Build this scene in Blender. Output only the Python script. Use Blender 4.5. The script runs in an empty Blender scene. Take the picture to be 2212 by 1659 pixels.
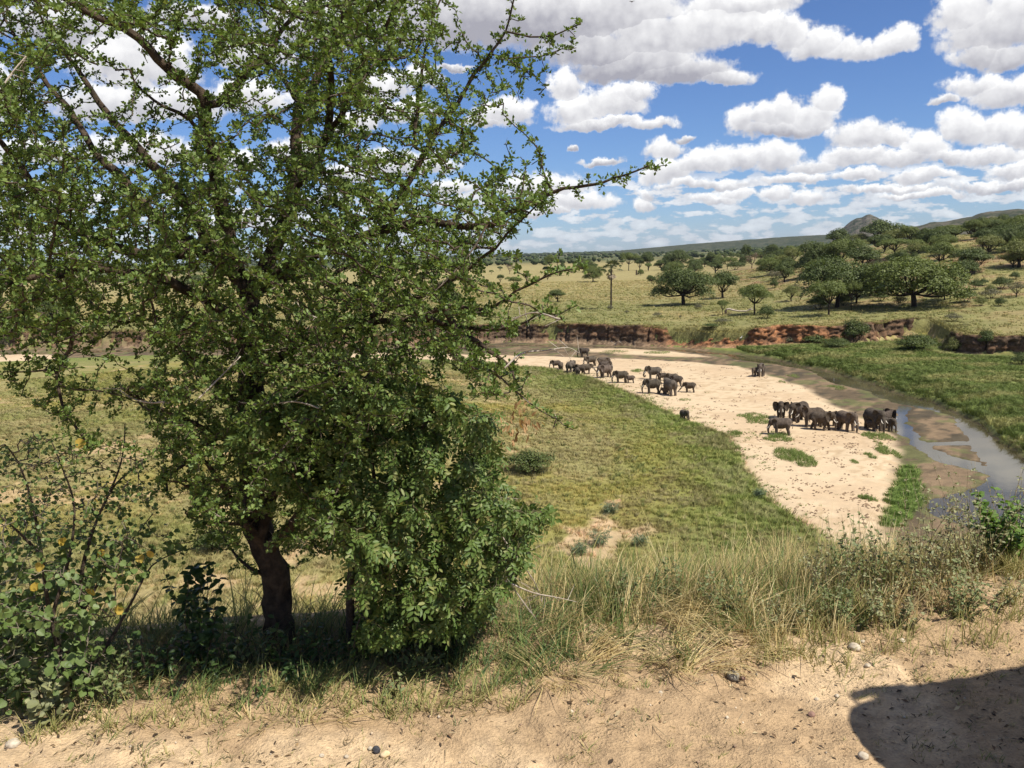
import bpy, bmesh, math, random
import numpy as np
from mathutils import Vector, Matrix, kdtree

SC = bpy.context.scene
COL = SC.collection
rng = np.random.default_rng(7)
random.seed(7)

# ------------------------------------------------------------------ camera
CZ = 2.4                                   # eye height above the bluff top
PITCH, ROLL = math.radians(8.69), math.radians(1.6)
FPX, UC, VC = 1854.0, 1106.0, 829.5        # focal length and centre in picture units (2212 x 1659)
U0 = Vector((0, math.sin(PITCH), math.cos(PITCH)))
FWD = Vector((0, math.cos(PITCH), -math.sin(PITCH)))
RGT = math.cos(ROLL)*Vector((1, 0, 0)) - math.sin(ROLL)*U0
UPV = math.sin(ROLL)*Vector((1, 0, 0)) + math.cos(ROLL)*U0
cam = bpy.data.cameras.new('camera')
cam_o = bpy.data.objects.new('camera', cam); COL.objects.link(cam_o)
cam.sensor_fit = 'HORIZONTAL'; cam.sensor_width = 36.0; cam.lens = 36.0*FPX/2212.0
cam.clip_start = 0.05; cam.clip_end = 60000
cam_o.matrix_world = Matrix(((RGT.x, UPV.x, -FWD.x, 0), (RGT.y, UPV.y, -FWD.y, 0), (RGT.z, UPV.z, -FWD.z, CZ), (0, 0, 0, 1)))
SC.camera = cam_o

# ------------------------------------------------------------------ sun, sky, exposure
SUN_EL = math.radians(56)
TO_SUN_H = Vector((0.80, -0.60))           # towards the sun on the ground: behind the viewer, to the right
TO_SUN = Vector((TO_SUN_H.x*math.cos(SUN_EL), TO_SUN_H.y*math.cos(SUN_EL), math.sin(SUN_EL)))
sun = bpy.data.lights.new('sun', 'SUN'); sun.energy = 5.0; sun.angle = math.radians(0.53); sun.color = (1.0, 0.945, 0.84)
sun_o = bpy.data.objects.new('sun', sun); COL.objects.link(sun_o)
sun_o.rotation_euler = TO_SUN.to_track_quat('Z', 'Y').to_euler()
SC.view_settings.view_transform = 'Standard'; SC.view_settings.look = 'None'
SC.view_settings.exposure = 0.50; SC.view_settings.gamma = 1.0
SC.view_settings.use_curve_mapping = False
SC.render.engine = 'CYCLES'
SC.cycles.max_bounces = 6; SC.cycles.diffuse_bounces = 3; SC.cycles.glossy_bounces = 2
SC.cycles.transmission_bounces = 4; SC.cycles.transparent_max_bounces = 8; SC.cycles.volume_bounces = 0
SC.cycles.caustics_reflective = False; SC.cycles.caustics_refractive = False

def ray(u, v):
    d = FWD + RGT*((u-UC)/FPX) + UPV*((VC-v)/FPX)
    return d.normalized()
def az_el(u, v):
    d = ray(u, v)
    return math.degrees(math.atan2(d.x, d.y)), math.degrees(math.asin(d.z))
def onplane(u, v, z):
    d = ray(u, v); k = (z-CZ)/d.z
    return d.x*k, d.y*k

W = bpy.data.worlds.new('World'); SC.world = W; W.use_nodes = True
W.cycles.sampling_method = 'MANUAL'; W.cycles.sample_map_resolution = 512
nt = W.node_tree; nt.nodes.clear()
class X:
    """a socket with arithmetic: builds the math nodes of a node tree"""
    tree = nt
    def __init__(s, k): s.k = k
    @staticmethod
    def m(op, *a, clamp=False):
        n = X.tree.nodes.new('ShaderNodeMath'); n.operation = op; n.use_clamp = clamp
        for i, v in enumerate(a):
            if isinstance(v, X): X.tree.links.new(v.k, n.inputs[i])
            else: n.inputs[i].default_value = float(v)
        return X(n.outputs[0])
    def __add__(s, o): return X.m('ADD', s, o)
    __radd__ = __add__
    def __sub__(s, o): return X.m('SUBTRACT', s, o)
    def __rsub__(s, o): return X.m('SUBTRACT', o, s)
    def __mul__(s, o): return X.m('MULTIPLY', s, o)
    __rmul__ = __mul__
    def __rtruediv__(s, o): return X.m('DIVIDE', o, s)
    def __truediv__(s, o): return X.m('DIVIDE', s, o)
    def __gt__(s, o): return X.m('GREATER_THAN', s, o)
    def max(s, o): return X.m('MAXIMUM', s, o)
    def min(s, o): return X.m('MINIMUM', s, o)
    def mad(s, a, b): return X.m('MULTIPLY_ADD', s, a, b)
    def ss(s, lo, hi):
        n = X.tree.nodes.new('ShaderNodeMapRange'); n.interpolation_type = 'SMOOTHSTEP'
        X.tree.links.new(s.k, n.inputs[0])
        for i, v in ((1, lo), (2, hi)):
            if isinstance(v, X): X.tree.links.new(v.k, n.inputs[i])
            else: n.inputs[i].default_value = v
        n.inputs[3].default_value = 0; n.inputs[4].default_value = 1
        return X(n.outputs[0])
def vec(x, y, z=0.0):
    n = X.tree.nodes.new('ShaderNodeCombineXYZ')
    for i, v in enumerate((x, y, z)):
        if isinstance(v, X): X.tree.links.new(v.k, n.inputs[i])
        else: n.inputs[i].default_value = v
    return X(n.outputs[0])
def noise(v, scale, detail=4, rough=0.55, lac=2.0, dims='3D'):
    n = X.tree.nodes.new('ShaderNodeTexNoise'); n.noise_dimensions = dims; n.inputs['Scale'].default_value = scale
    n.inputs['Detail'].default_value = detail; n.inputs['Roughness'].default_value = rough; n.inputs['Lacunarity'].default_value = lac
    if v is not None: X.tree.links.new(v.k, n.inputs['Vector'])
    return X(n.outputs['Fac']), X(n.outputs['Color'])
def voro(v, scale, detail=1.0):
    n = X.tree.nodes.new('ShaderNodeTexVoronoi'); n.feature = 'F1'; n.voronoi_dimensions = '2D'; n.inputs['Scale'].default_value = scale
    n.inputs['Detail'].default_value = detail
    X.tree.links.new(v.k, n.inputs['Vector'])
    return X(n.outputs['Distance'])
def split(v):
    n = X.tree.nodes.new('ShaderNodeSeparateXYZ'); X.tree.links.new(v.k, n.inputs[0])
    return X(n.outputs[0]), X(n.outputs[1]), X(n.outputs[2])
def mixc(f, a, b):
    n = X.tree.nodes.new('ShaderNodeMix'); n.data_type = 'RGBA'
    for i, v in ((0, f), (6, a), (7, b)):
        if isinstance(v, X): X.tree.links.new(v.k, n.inputs[i])
        elif i == 0: n.inputs[i].default_value = v
        else: n.inputs[i].default_value = (*v, 1)
    return X(n.outputs[2])
def mulc(a, b):
    n = X.tree.nodes.new('ShaderNodeMix'); n.data_type = 'RGBA'; n.blend_type = 'MULTIPLY'; n.inputs[0].default_value = 1
    for i, v in ((6, a), (7, b)):
        if isinstance(v, X): X.tree.links.new(v.k, n.inputs[i])
        else: n.inputs[i].default_value = (*v, 1)
    return X(n.outputs[2])

sky = nt.nodes.new('ShaderNodeTexSky'); sky.sky_type = 'NISHITA'; sky.sun_disc = False
sky.sun_elevation = SUN_EL; sky.sun_rotation = math.atan2(TO_SUN_H.x, TO_SUN_H.y)
sky.altitude = 1200; sky.air_density = 1.0; sky.dust_density = 0.6; sky.ozone_density = 3.5
SKY_STRENGTH = 0.084
tc = nt.nodes.new('ShaderNodeTexCoord')
dx, dy, dz = split(X(tc.outputs['Generated']))
az = X.m('ARCTAN2', dx, dy)*57.2958
el = X.m('ARCSINE', dz)*57.2958
# cumulus: puffs at fixed bearings and heights, (u, v, half width, half height, whiteness)
PUFFS = [
 # great cloud across the top
 (1000,45,190,88,.20),(1180,50,170,78,.26),(860,20,150,70,.25),(1330,30,190,64,.58),(1440,78,160,62,.85),(1380,140,150,44,.42),(1290,112,140,50,.28),(1345,150,120,42,.22),(1470,160,110,36,.26),
 (1560,58,140,56,.95),(1500,158,95,32,.48),(1580,170,62,20,.62),(1655,70,70,44,.95),(1712,78,48,42,1.0),(1774,101,55,36,.95),
 (1835,113,45,30,.95),(1888,114,42,27,.95),(1948,95,42,31,1.0),(1600,10,130,28,.8),(900,60,120,60,.42),(1990,-30,40,12,.5),
 # upper right
 (2095,25,62,60,.95),(2150,70,85,62,.72),(2230,40,110,85,.8),(2120,120,50,28,.62),(2200,125,60,28,.6),
 (2110,185,62,28,.9),(2180,205,70,34,.82),(2028,216,34,11,.7),(2075,280,46,42,1.0),(2165,285,58,36,.95),(2230,290,60,40,.9),
 (2130,337,80,22,.95),(2200,368,60,22,.95),(2040,340,40,18,.8),(2140,400,90,14,.7),
 # middle
 (1612,270,40,34,1.0),(1665,262,45,36,1.0),(1713,248,46,44,1.0),(1792,230,27,38,1.0),(1760,265,50,36,.95),(1700,287,105,20,.62),
 (1863,298,72,34,.98),(1925,300,32,24,.95),(1984,322,42,36,1.0),(1940,345,70,22,.85),(1669,345,55,36,1.0),(1720,385,85,14,.9),(1762,358,60,18,.85),(1850,340,80,22,.8),
 (1442,328,44,27,.98),(1448,372,56,36,.98),(1500,360,50,28,.95),(1543,350,50,30,.95),(1600,345,50,26,.9),(1530,400,110,13,.85),
 (1540,430,62,13,.95),(1590,418,40,15,.95),(1681,421,42,20,1.0),(1746,429,42,20,.98),(1855,380,52,16,.95),(1985,382,62,18,.95),(1916,408,110,10,.9),(1990,420,90,10,.9),
 (1390,441,28,22,.98),(1405,420,18,18,.9),(1480,300,24,8,.4),(1300,347,45,10,.55),(1232,322,14,9,.4),
 # left of the middle
 (1085,247,62,34,.95),(1045,266,40,16,.85),(1215,190,44,40,1.0),(1240,245,72,40,1.0),(1320,225,78,40,.98),(1370,205,42,28,.95),(1295,270,110,16,.75),(1395,275,54,16,.95),
 (1180,405,105,34,.98),(1250,440,85,30,.95),(1180,460,60,12,.85),(980,405,60,22,.9),(840,360,90,36,.95),(760,385,60,30,.9),(930,360,60,24,.9),
 (870,245,66,32,.95),(820,190,70,36,.95),(905,168,44,26,.95),(770,270,50,26,.9),(985,150,40,8,.45),
 # behind the crown
 (290,140,120,74,1.0),(250,230,110,50,.7),(380,230,90,44,.85),(530,215,90,40,.95),(560,120,90,40,.75),(150,60,140,50,.55),(430,40,100,30,.5),(700,60,130,60,.5),
 (300,330,110,34,.9),(60,330,90,30,.9),(640,330,70,30,.9),(480,350,70,26,.9),(130,430,90,26,.9),(40,505,90,16,.9),(560,480,120,22,.9),
 (-120,200,140,80,.9),(-150,380,140,40,.9),(2380,180,110,70,.9),(2370,380,110,26,.9)]
pos = vec(az, el)
_, w1 = noise(pos, 0.42, 6, 0.63, dims='2D')
wx, wy, _ = split(w1)
_, w2 = noise(pos, 0.14, 1, 0.5, dims='2D')
w2x, w2y, _ = split(w2)
wa = az + (wx-0.5)*2.1 + (w2x-0.5)*1.2
we = el + (wy-0.5)*1.35 + (w2y-0.5)*0.5
best, shade = X.m('ADD', 4.0, 0.0), X.m('ADD', 0.5, 0.0)
PX = math.degrees(1/FPX)
pg = bpy.data.node_groups.new('cloud_puff', 'ShaderNodeTree')
for nm in ('wa', 'we', 'best', 'shade', 'ia', 'ca', 'ie', 'ce', 'white', 'num', 'den'):
    pg.interface.new_socket(nm, in_out='INPUT', socket_type='NodeSocketFloat')
for nm in ('best', 'shade', 'num', 'den'): pg.interface.new_socket(nm, in_out='OUTPUT', socket_type='NodeSocketFloat')
X.tree = pg
gi = pg.nodes.new('NodeGroupInput'); go = pg.nodes.new('NodeGroupOutput')
I = [X(gi.outputs[i]) for i in range(11)]
s_ = I[0].mad(I[4], I[5]); t_ = I[1].mad(I[6], I[7])
tt = t_.max(t_*-1.55)                                   # flat undersides, domed tops
q_ = tt.mad(tt, s_*s_)
g_ = X.m('LESS_THAN', q_, I[2])
lit = t_.mad(0.72, I[8])
pg.links.new(I[2].min(q_).k, go.inputs[0])
pg.links.new(g_.mad(lit - I[3], I[3]).k, go.inputs[1])
w_ = (1.5-q_).max(0.0); w_ = w_*w_
pg.links.new(w_.mad(lit, I[9]).k, go.inputs[2]); pg.links.new((w_+I[10]).k, go.inputs[3])
X.tree = nt
num, den = X.m('ADD', 0.0, 0.0), X.m('ADD', 1e-4, 0.0)
for (u, v, ru, rv, wh) in PUFFS:
    a0, e0 = az_el(u, v)
    n = nt.nodes.new('ShaderNodeGroup'); n.node_tree = pg
    for i, k in enumerate((wa, we, best, shade)): nt.links.new(k.k, n.inputs[i])
    for i, k in enumerate((1/(ru*PX), -a0/(ru*PX), 1/(rv*PX), -e0/(rv*PX), wh*0.60+0.06)): n.inputs[4+i].default_value = k
    nt.links.new(num.k, n.inputs[9]); nt.links.new(den.k, n.inputs[10])
    best, shade, num, den = (X(n.outputs[i]) for i in range(4))
best = 1.0 - best
shade = shade*0.34 + (num/den)*0.66
billow, _ = noise(pos, 1.1, 5, 0.62, dims='2D')
puff = voro(pos, 0.85, 1.0)
fine, _ = noise(pos, 3.1, 4, 0.65, dims='2D')
dens = best + (billow-0.5)*1.05 + (0.45-puff)*0.36 + (fine-0.5)*0.60
a_big = dens.ss(-0.42, 0.46)
# small cumulus dwindling towards the horizon, and the rest of the sky outside the frame: one cloud deck seen in perspective
inv = 1.0/(dz.max(0.0)+0.022)
deck = vec(dx*inv, dy*inv)
dn, _ = noise(deck, 1.05, 5, 0.6, dims='2D')
dn2, _ = noise(vec(dx*inv, dy*inv, el*0.12), 0.33, 2, 0.5)
a_deck = (dn + (dn2-0.5)*0.35).ss(0.525, 0.62)
infr = X.m('ABSOLUTE', az+0.0).ss(32.0, 37.0).max(el.ss(15.5, 19.0))
low = 1.0 - el.ss(3.6, 5.4)
hn, _ = noise(vec(az*0.62 + el*0.1, el*1.75), 0.85, 5, 0.58, dims='2D')
hn2, _ = noise(vec(az*0.12, el*0.5), 1.0, 1, 0.5, dims='2D')
a_low = (hn + (hn2-0.5)*0.30 + 0.05*(1.0-el.ss(0.5, 3.0))).ss(0.47, 0.58)*low
a_deck = (a_deck*infr*(1.0-low)).max(a_low)*el.ss(-0.2, 0.5)*(0.60+0.40*el.ss(0.8, 5.0))
dn = dn*(1.0-low) + hn*low
shade_deck = 0.62 + (dn-0.5)*1.3
alpha = a_big.max(a_deck)
sh = X.m('ADD', shade*a_big, shade_deck*(1.0-a_big)) + (billow-0.5)*0.40 + (0.40-puff)*0.22 + (0.16 - X.m('MULTIPLY', best.ss(0.0, 1.0), 0.22))*a_big
sh = sh.max(0.0).min(1.0)
cloud = mixc(sh, (0.30, 0.295, 0.33), (0.80, 0.795, 0.785))
skyc = X(sky.outputs[0])
n = nt.nodes.new('ShaderNodeVectorMath'); n.operation = 'SCALE'; n.inputs['Scale'].default_value = SKY_STRENGTH
nt.links.new(skyc.k, n.inputs[0])
blue = mulc(X(n.outputs[0]), (0.60, 0.735, 0.985))
out_c = mixc(alpha*0.97, blue, cloud)
bg = nt.nodes.new('ShaderNodeBackground'); bg.inputs['Strength'].default_value = 1.0
nt.links.new(out_c.k, bg.inputs['Color'])
wo = nt.nodes.new('ShaderNodeOutputWorld'); nt.links.new(bg.outputs[0], wo.inputs['Surface'])

# ------------------------------------------------------------------ helpers
def mk(name, V, F, mat, parent=None, smooth=False, col=None, uvmat=None, link=True):
    """one mesh object from numpy arrays; F is (n,3) or (n,4) or a list of such arrays"""
    Fs = F if isinstance(F, list) else [F]
    Fs = [np.asarray(f, dtype=np.int32) for f in Fs if len(f)]
    me = bpy.data.meshes.new(name)
    V = np.asarray(V, dtype=np.float32)
    me.vertices.add(len(V)); me.vertices.foreach_set('co', V.ravel())
    idx = np.concatenate([f.ravel() for f in Fs]); tot = np.concatenate([np.full(len(f), f.shape[1], np.int32) for f in Fs])
    me.loops.add(len(idx)); me.loops.foreach_set('vertex_index', idx)
    me.polygons.add(len(tot)); me.polygons.foreach_set('loop_start', np.concatenate([[0], np.cumsum(tot)[:-1]]).astype(np.int32))
    if smooth: me.polygons.foreach_set('use_smooth', np.ones(len(tot), bool))
    if col is not None:
        a = me.color_attributes.new('tint', 'FLOAT_COLOR', 'POINT')
        c = np.ones((len(V), 4), np.float32); c[:, :3] = col; a.data.foreach_set('color', c.ravel())
    me.update(calc_edges=True)
    if mat is not None: me.materials.append(mat)
    o = bpy.data.objects.new(name, me)
    if link: COL.objects.link(o)
    if parent is not None: o.parent = parent
    return o
def thing(name, label, cat, loc=(0, 0, 0), rz=0.0, group=None):
    o = bpy.data.objects.new(name, None); COL.objects.link(o); o.location = loc; o.rotation_euler = (0, 0, rz)
    o.empty_display_size = 0.2
    return tag(o, label, cat, group)
def tag(o, label, cat, group=None):
    o['label'] = label; o['category'] = cat
    if group: o['group'] = group
    return o
def kind(o, k, label=None):
    o['kind'] = k
    if label: o['label'] = label
    return o
def copy_tree(o, parent=None, name=None):
    c = o.copy(); COL.objects.link(c); c.parent = parent
    for ch in o.children: copy_tree(ch, c)
    return c

def _h(ix, iy, s):
    h = (ix.astype(np.int64)*374761393 + iy.astype(np.int64)*668265263 + s*144665) & 0x7fffffff
    h = ((h ^ (h >> 13))*1274126177) & 0x7fffffff
    return ((h ^ (h >> 16)) & 0xffff)/65535.0
def vnoise(x, y, s=0):
    x = np.asarray(x, float); y = np.asarray(y, float)
    ix, iy = np.floor(x), np.floor(y); fx, fy = x-ix, y-iy
    fx = fx*fx*fx*(fx*(fx*6-15)+10); fy = fy*fy*fy*(fy*(fy*6-15)+10)
    a, b, c, d = _h(ix, iy, s), _h(ix+1, iy, s), _h(ix, iy+1, s), _h(ix+1, iy+1, s)
    return (a*(1-fx)+b*fx)*(1-fy) + (c*(1-fx)+d*fx)*fy
def fbm(x, y, s=0, o=4, g=0.5):
    t, a, n, f = 0.0, 1.0, 0.0, 1.0
    for i in range(o):
        t = t + a*vnoise(x*f+17.3*i, y*f-9.1*i, s+i); n += a; a *= g; f *= 2.03
    return t/n                                   # 0..1
def sm(t): t = np.clip(t, 0, 1); return t*t*(3-2*t)

def sd_poly(px, py, poly):
    """signed distance to a polygon, negative inside"""
    px = np.asarray(px, float); py = np.asarray(py, float)
    d = np.full(px.shape, 1e18); ins = np.zeros(px.shape, bool)
    n = len(poly)
    for i in range(n):
        ax, ay = poly[i]; bx, by = poly[(i+1) % n]
        ex, ey = bx-ax, by-ay; wx_, wy_ = px-ax, py-ay
        t = np.clip((wx_*ex+wy_*ey)/max(ex*ex+ey*ey, 1e-9), 0, 1)
        d = np.minimum(d, (wx_-ex*t)**2+(wy_-ey*t)**2)
        c = ((ay > py) != (by > py))
        with np.errstate(divide='ignore', invalid='ignore'):
            xi = ex*(py-ay)/(by-ay if by != ay else 1e-9)+ax
        ins ^= c & (px < xi)
    d = np.sqrt(d)
    return np.where(ins, -d, d)

def leaf_mesh(P, D, N, L, Wd, tmpl='diamond', fold=0.35):
    """many leaves at once: P base points, D direction, N facing, L length, Wd width"""
    D = D/np.linalg.norm(D, axis=1, keepdims=True)
    Sd = np.cross(D, N); Sd /= np.maximum(np.linalg.norm(Sd, axis=1, keepdims=True), 1e-6)
    N = np.cross(Sd, D)
    L = L[:, None]; Wd = Wd[:, None]
    if tmpl == 'diamond':
        loc = [(0, 0, 0), (.55, .5, fold*.5), (1, 0, -.05), (.55, -.5, fold*.5)]; fc = [(0, 2, 1), (0, 3, 2)]
    elif tmpl == 'round':
        loc = [(0, 0, 0), (.05, .42, .1), (.45, .62, .15), (.85, .35, .05), (1.05, 0, -.1), (.85, -.35, .05), (.45, -.62, .15), (.05, -.42, .1)]
        fc = [(0, 2, 1), (0, 3, 2), (0, 4, 3), (0, 5, 4), (0, 6, 5), (0, 7, 6)]
    else:                                        # elliptic
        loc = [(0, 0, 0), (.28, .42, fold*.4), (.66, .44, fold*.4), (1, 0, -.12), (.66, -.44, fold*.4), (.28, -.42, fold*.4), (.5, 0, .0)]
        fc = [(0, 6, 1), (1, 6, 2), (2, 6, 3), (3, 6, 4), (4, 6, 5), (5, 6, 0)]
    k = len(loc)
    V = np.stack([P + D*L*a + Sd*Wd*b + N*Wd*c for a, b, c in loc], 1).reshape(-1, 3)
    F = (np.arange(len(P))[:, None, None]*k + np.array(fc)[None]).reshape(-1, 3)
    return V, F
def rand_dirs(n, r=rng):
    v = r.normal(size=(n, 3)); return v/np.linalg.norm(v, axis=1, keepdims=True)

def tubes(P0, P1, R0, R1, n=4):
    """a prism for every segment"""
    P0 = np.asarray(P0, float); P1 = np.asarray(P1, float)
    D = P1-P0; D /= np.maximum(np.linalg.norm(D, axis=1, keepdims=True), 1e-9)
    ref = np.where(np.abs(D[:, 2:3]) < .9, np.array([[0, 0, 1.]]), np.array([[1., 0, 0]]))
    A = np.cross(D, ref); A /= np.linalg.norm(A, axis=1, keepdims=True); B = np.cross(D, A)
    t = np.arange(n)/n*2*np.pi
    ring = A[:, None]*np.cos(t)[None, :, None] + B[:, None]*np.sin(t)[None, :, None]
    V = np.concatenate([P0[:, None]+ring*np.asarray(R0)[:, None, None], P1[:, None]+ring*np.asarray(R1)[:, None, None]], 1).reshape(-1, 3)
    i = np.arange(n); q = np.stack([i, (i+1) % n, (i+1) % n+n, i+n], 1)
    F = (np.arange(len(P0))[:, None, None]*2*n + q[None]).reshape(-1, 4)
    return V, F
def sweep(pts, rad, n=8, bump=0.0, seed=0):
    """one continuous tapering tube along a polyline"""
    pts = np.asarray(pts, float); rad = np.asarray(rad, float)
    T = np.gradient(pts, axis=0); T /= np.maximum(np.linalg.norm(T, axis=1, keepdims=True), 1e-9)
    a = np.cross(T[0], [0.31, 0.2, 0.9]); a /= np.linalg.norm(a)
    V = []
    r_ = np.random.default_rng(seed)
    for i in range(len(pts)):
        a = a - T[i]*np.dot(a, T[i]); a /= np.linalg.norm(a); b = np.cross(T[i], a)
        t = np.arange(n)/n*2*np.pi
        rr = rad[i]*(1+bump*r_.normal(size=n))
        V.append(pts[i]+a*(np.cos(t)*rr)[:, None]+b*(np.sin(t)*rr)[:, None])
    V.append(pts[-1:]); V = np.concatenate(V)
    F = []
    for i in range(len(pts)-1):
        for j in range(n): F.append((i*n+j, i*n+(j+1) % n, (i+1)*n+(j+1) % n, (i+1)*n+j))
    k = (len(pts)-1)*n
    T3 = [(k+j, k+(j+1) % n, len(V)-1) for j in range(n)]
    return V, np.array(F), np.array(T3)
def resample(pts, step):
    pts = np.asarray(pts, float)
    # Catmull-Rom, then even steps
    P = np.vstack([2*pts[0]-pts[1], pts, 2*pts[-1]-pts[-2]]); out = []
    for i in range(1, len(P)-2):
        for t in np.linspace(0, 1, 12, endpoint=False):
            out.append(0.5*((2*P[i])+(-P[i-1]+P[i+1])*t+(2*P[i-1]-5*P[i]+4*P[i+1]-P[i+2])*t*t+(-P[i-1]+3*P[i]-3*P[i+1]+P[i+2])*t**3))
    out.append(P[-2]); out = np.array(out)
    s = np.concatenate([[0], np.cumsum(np.linalg.norm(np.diff(out, axis=0), axis=1))])
    q = np.linspace(0, s[-1], max(2, int(round(s[-1]/step))+1))
    return np.stack([np.interp(q, s, out[:, k]) for k in range(3)], 1)
class Acc:
    """collects pieces into one mesh"""
    def __init__(s): s.V = []; s.F = []; s.C = []; s.n = 0
    def add(s, V, *Fs, col=None):
        s.V.append(np.asarray(V, float))
        for F in Fs:
            if len(F): s.F.append(np.asarray(F)+s.n)
        if col is not None: s.C.append(np.broadcast_to(np.asarray(col, float), (len(V), 3)))
        s.n += len(V)
    def build(s, name, mat, parent=None, smooth=False, link=True):
        by = {}
        for f in s.F: by.setdefault(f.shape[1], []).append(f)
        return mk(name, np.concatenate(s.V), [np.concatenate(v) for v in by.values()], mat, parent, smooth,
                  np.concatenate(s.C) if s.C else None, link=link)

# ------------------------------------------------------------------ materials
def new_mat(name):
    m = bpy.data.materials.new(name); m.use_nodes = True
    t = m.node_tree; t.nodes.clear(); X.tree = t
    o = t.nodes.new('ShaderNodeOutputMaterial')
    return m, t, o
def bsdf(t, o, color, rough=0.9, spec=0.2, bump=None, bstr=0.3, bdist=0.02):
    b = t.nodes.new('ShaderNodeBsdfPrincipled')
    if isinstance(color, X): t.links.new(color.k, b.inputs['Base Color'])
    else: b.inputs['Base Color'].default_value = (*color, 1)
    if isinstance(rough, X): t.links.new(rough.k, b.inputs['Roughness'])
    else: b.inputs['Roughness'].default_value = rough
    b.inputs['Specular IOR Level'].default_value = spec
    if bump is not None:
        n = t.nodes.new('ShaderNodeBump'); n.inputs['Strength'].default_value = bstr; n.inputs['Distance'].default_value = bdist
        t.links.new(bump.k, n.inputs['Height']); t.links.new(n.outputs[0], b.inputs['Normal'])
    t.links.new(b.outputs[0], o.inputs['Surface'])
    return b
def geo_pos(t):
    g = t.nodes.new('ShaderNodeNewGeometry'); return X(g.outputs['Position'])
def obj_pos(t):
    g = t.nodes.new('ShaderNodeTexCoord'); return X(g.outputs['Object'])
def attr(t, name):
    a = t.nodes.new('ShaderNodeAttribute'); a.attribute_name = name; return X(a.outputs['Color'])
def rnd(t):
    a = t.nodes.new('ShaderNodeObjectInfo'); return X(a.outputs['Random'])
def leaf_mat(name, c0, c1, c2=None, trans=0.35, rough=0.55, spec=0.35, use_tint=False):
    """leaf colours vary from leaf to leaf; part of the light passes through"""
    m, t, o = new_mat(name)
    g = t.nodes.new('ShaderNodeNewGeometry')
    r = X(g.outputs['Random Per Island'])
    c = mixc(r, c0, c1)
    if c2 is not None: c = mixc((r*7.31 - X.m('FLOOR', r*7.31)).ss(0.86, 0.9), c, c2)
    if use_tint: c = mulc(c, attr(t, 'tint'))
    b = bsdf(t, o, c, rough, spec)
    tr = t.nodes.new('ShaderNodeBsdfTranslucent'); t.links.new(mulc(c, (1.15, 1.2, 0.6)).k, tr.inputs['Color'])
    mx = t.nodes.new('ShaderNodeMixShader'); mx.inputs[0].default_value = trans
    t.links.new(b.outputs[0], mx.inputs[1]); t.links.new(tr.outputs[0], mx.inputs[2]); t.links.new(mx.outputs[0], o.inputs['Surface'])
    return m
def bark_mat(name, c0, c1, scale=14.0):
    m, t, o = new_mat(name)
    f, _ = noise(obj_pos(t), scale, 5, 0.65)
    bsdf(t, o, mixc(f.ss(0.3, 0.7), c0, c1), 0.9, 0.15, f, 1.0, 0.03)
    return m
M_BARK = bark_mat('bark_dark', (0.032, 0.024, 0.018), (0.10, 0.072, 0.048))
M_TWIG = bark_mat('bark_twig', (0.055, 0.040, 0.030), (0.13, 0.10, 0.075), 30)
M_DEAD = bark_mat('dead_wood', (0.26, 0.21, 0.16), (0.48, 0.42, 0.35), 9)
M_FARBARK = bark_mat('bark_far', (0.025, 0.020, 0.015), (0.065, 0.050, 0.036), 3)

# ------------------------------------------------------------------ the valley: plan lines in metres on the river level
SANDZ = CZ - 27.0                          # top of the dry sand, 27 m below the eye
WATERZ = SANDZ - 0.42
def plan(pts, z=SANDZ): return [onplane(u, v, z) for u, v in pts]
EDGE = plan([(-900,812),(-300,795),(0,782),(300,768),(600,769),(900,776),(1000,780),(1100,789),(1190,797),(1250,808),(1290,821),(1390,862),(1475,905),(1530,925),
             (1572,938),(1578,960),(1600,990),(1640,1062),(1700,1108),(1740,1132),(1800,1168),(1830,1225),(1850,1290),(1880,1340)])
SAND = plan([(700,768),(900,776),(1000,780),(1100,789),(1190,797),(1250,808),(1290,821),(1390,862),(1475,905),(1530,925),(1572,938),(1578,960),(1600,990),(1640,1062),
             (1700,1108),(1740,1132),(1800,1168),(1830,1225),(1850,1290),(1905,1240),(1900,1140),(1925,1090),(1938,1049),(1930,1012),(1950,990),(1928,935),(1895,920),(1868,905),(1842,890),
             (1806,877),(1776,857),(1750,838),(1707,824),(1657,807),(1591,789),(1521,783),(1432,777),(1343,772),(1253,771),(1204,768),(985,764),(800,760)])
STRIP = plan([(1262,752),(1350,751),(1440,757),(1500,763),(1530,769),(1440,768),(1330,762),(1268,758)])
LSAND = plan([(-300,800),(-300,776),(0,765),(60,763),(118,766),(120,773),(0,783)])
MAIN = plan([(1575,765),(1614,765),(1684,775),(1746,791),(1806,801),(1862,818),(1898,828),(1938,844),(1971,854),(2021,864),(2047,878),(2080,891),(2127,914),(2153,937),(2180,954),(2212,977),(2300,1050),(2420,1120),(2700,1300),
             (2500,1330),(2300,1190),(2100,1132),(2014,1106),(1992,1090),(2014,1070),(2087,1054),(2122,1040),(2140,1022),(2125,993),(2108,972),(2090,945),(2076,921),(2062,897),(2010,880),(1971,873),(1942,868),(1908,856),(1875,842),(1842,833),(1806,823),(1776,813),(1756,799),(1730,793),(1657,781),(1591,774)])
ARM = plan([(1938,868),(1968,874),(1955,890),(1962,910),(1988,937),(2008,953),(2042,975),(2090,988),(2122,992),(2142,1020),(2120,1014),(2080,1005),(2028,993),(1988,970),(1962,946),(1930,928),(1924,912),(1940,895)])
LINK = plan([(2000,950),(2080,947),(2100,955),(2080,954),(2000,957)])
FARWATER = plan([(-900,798),(-300,776),(0,761),(205,755),(358,753),(700,748),(1000,743),(1130,741),(1330,746),(1440,750),(1540,757),(1600,763),(1600,767),(1540,762),(1440,753),(1330,749),(1130,745),(1000,748),(700,753),(358,757),(205,759),(0,765),(-300,782),(-900,806)])
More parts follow.
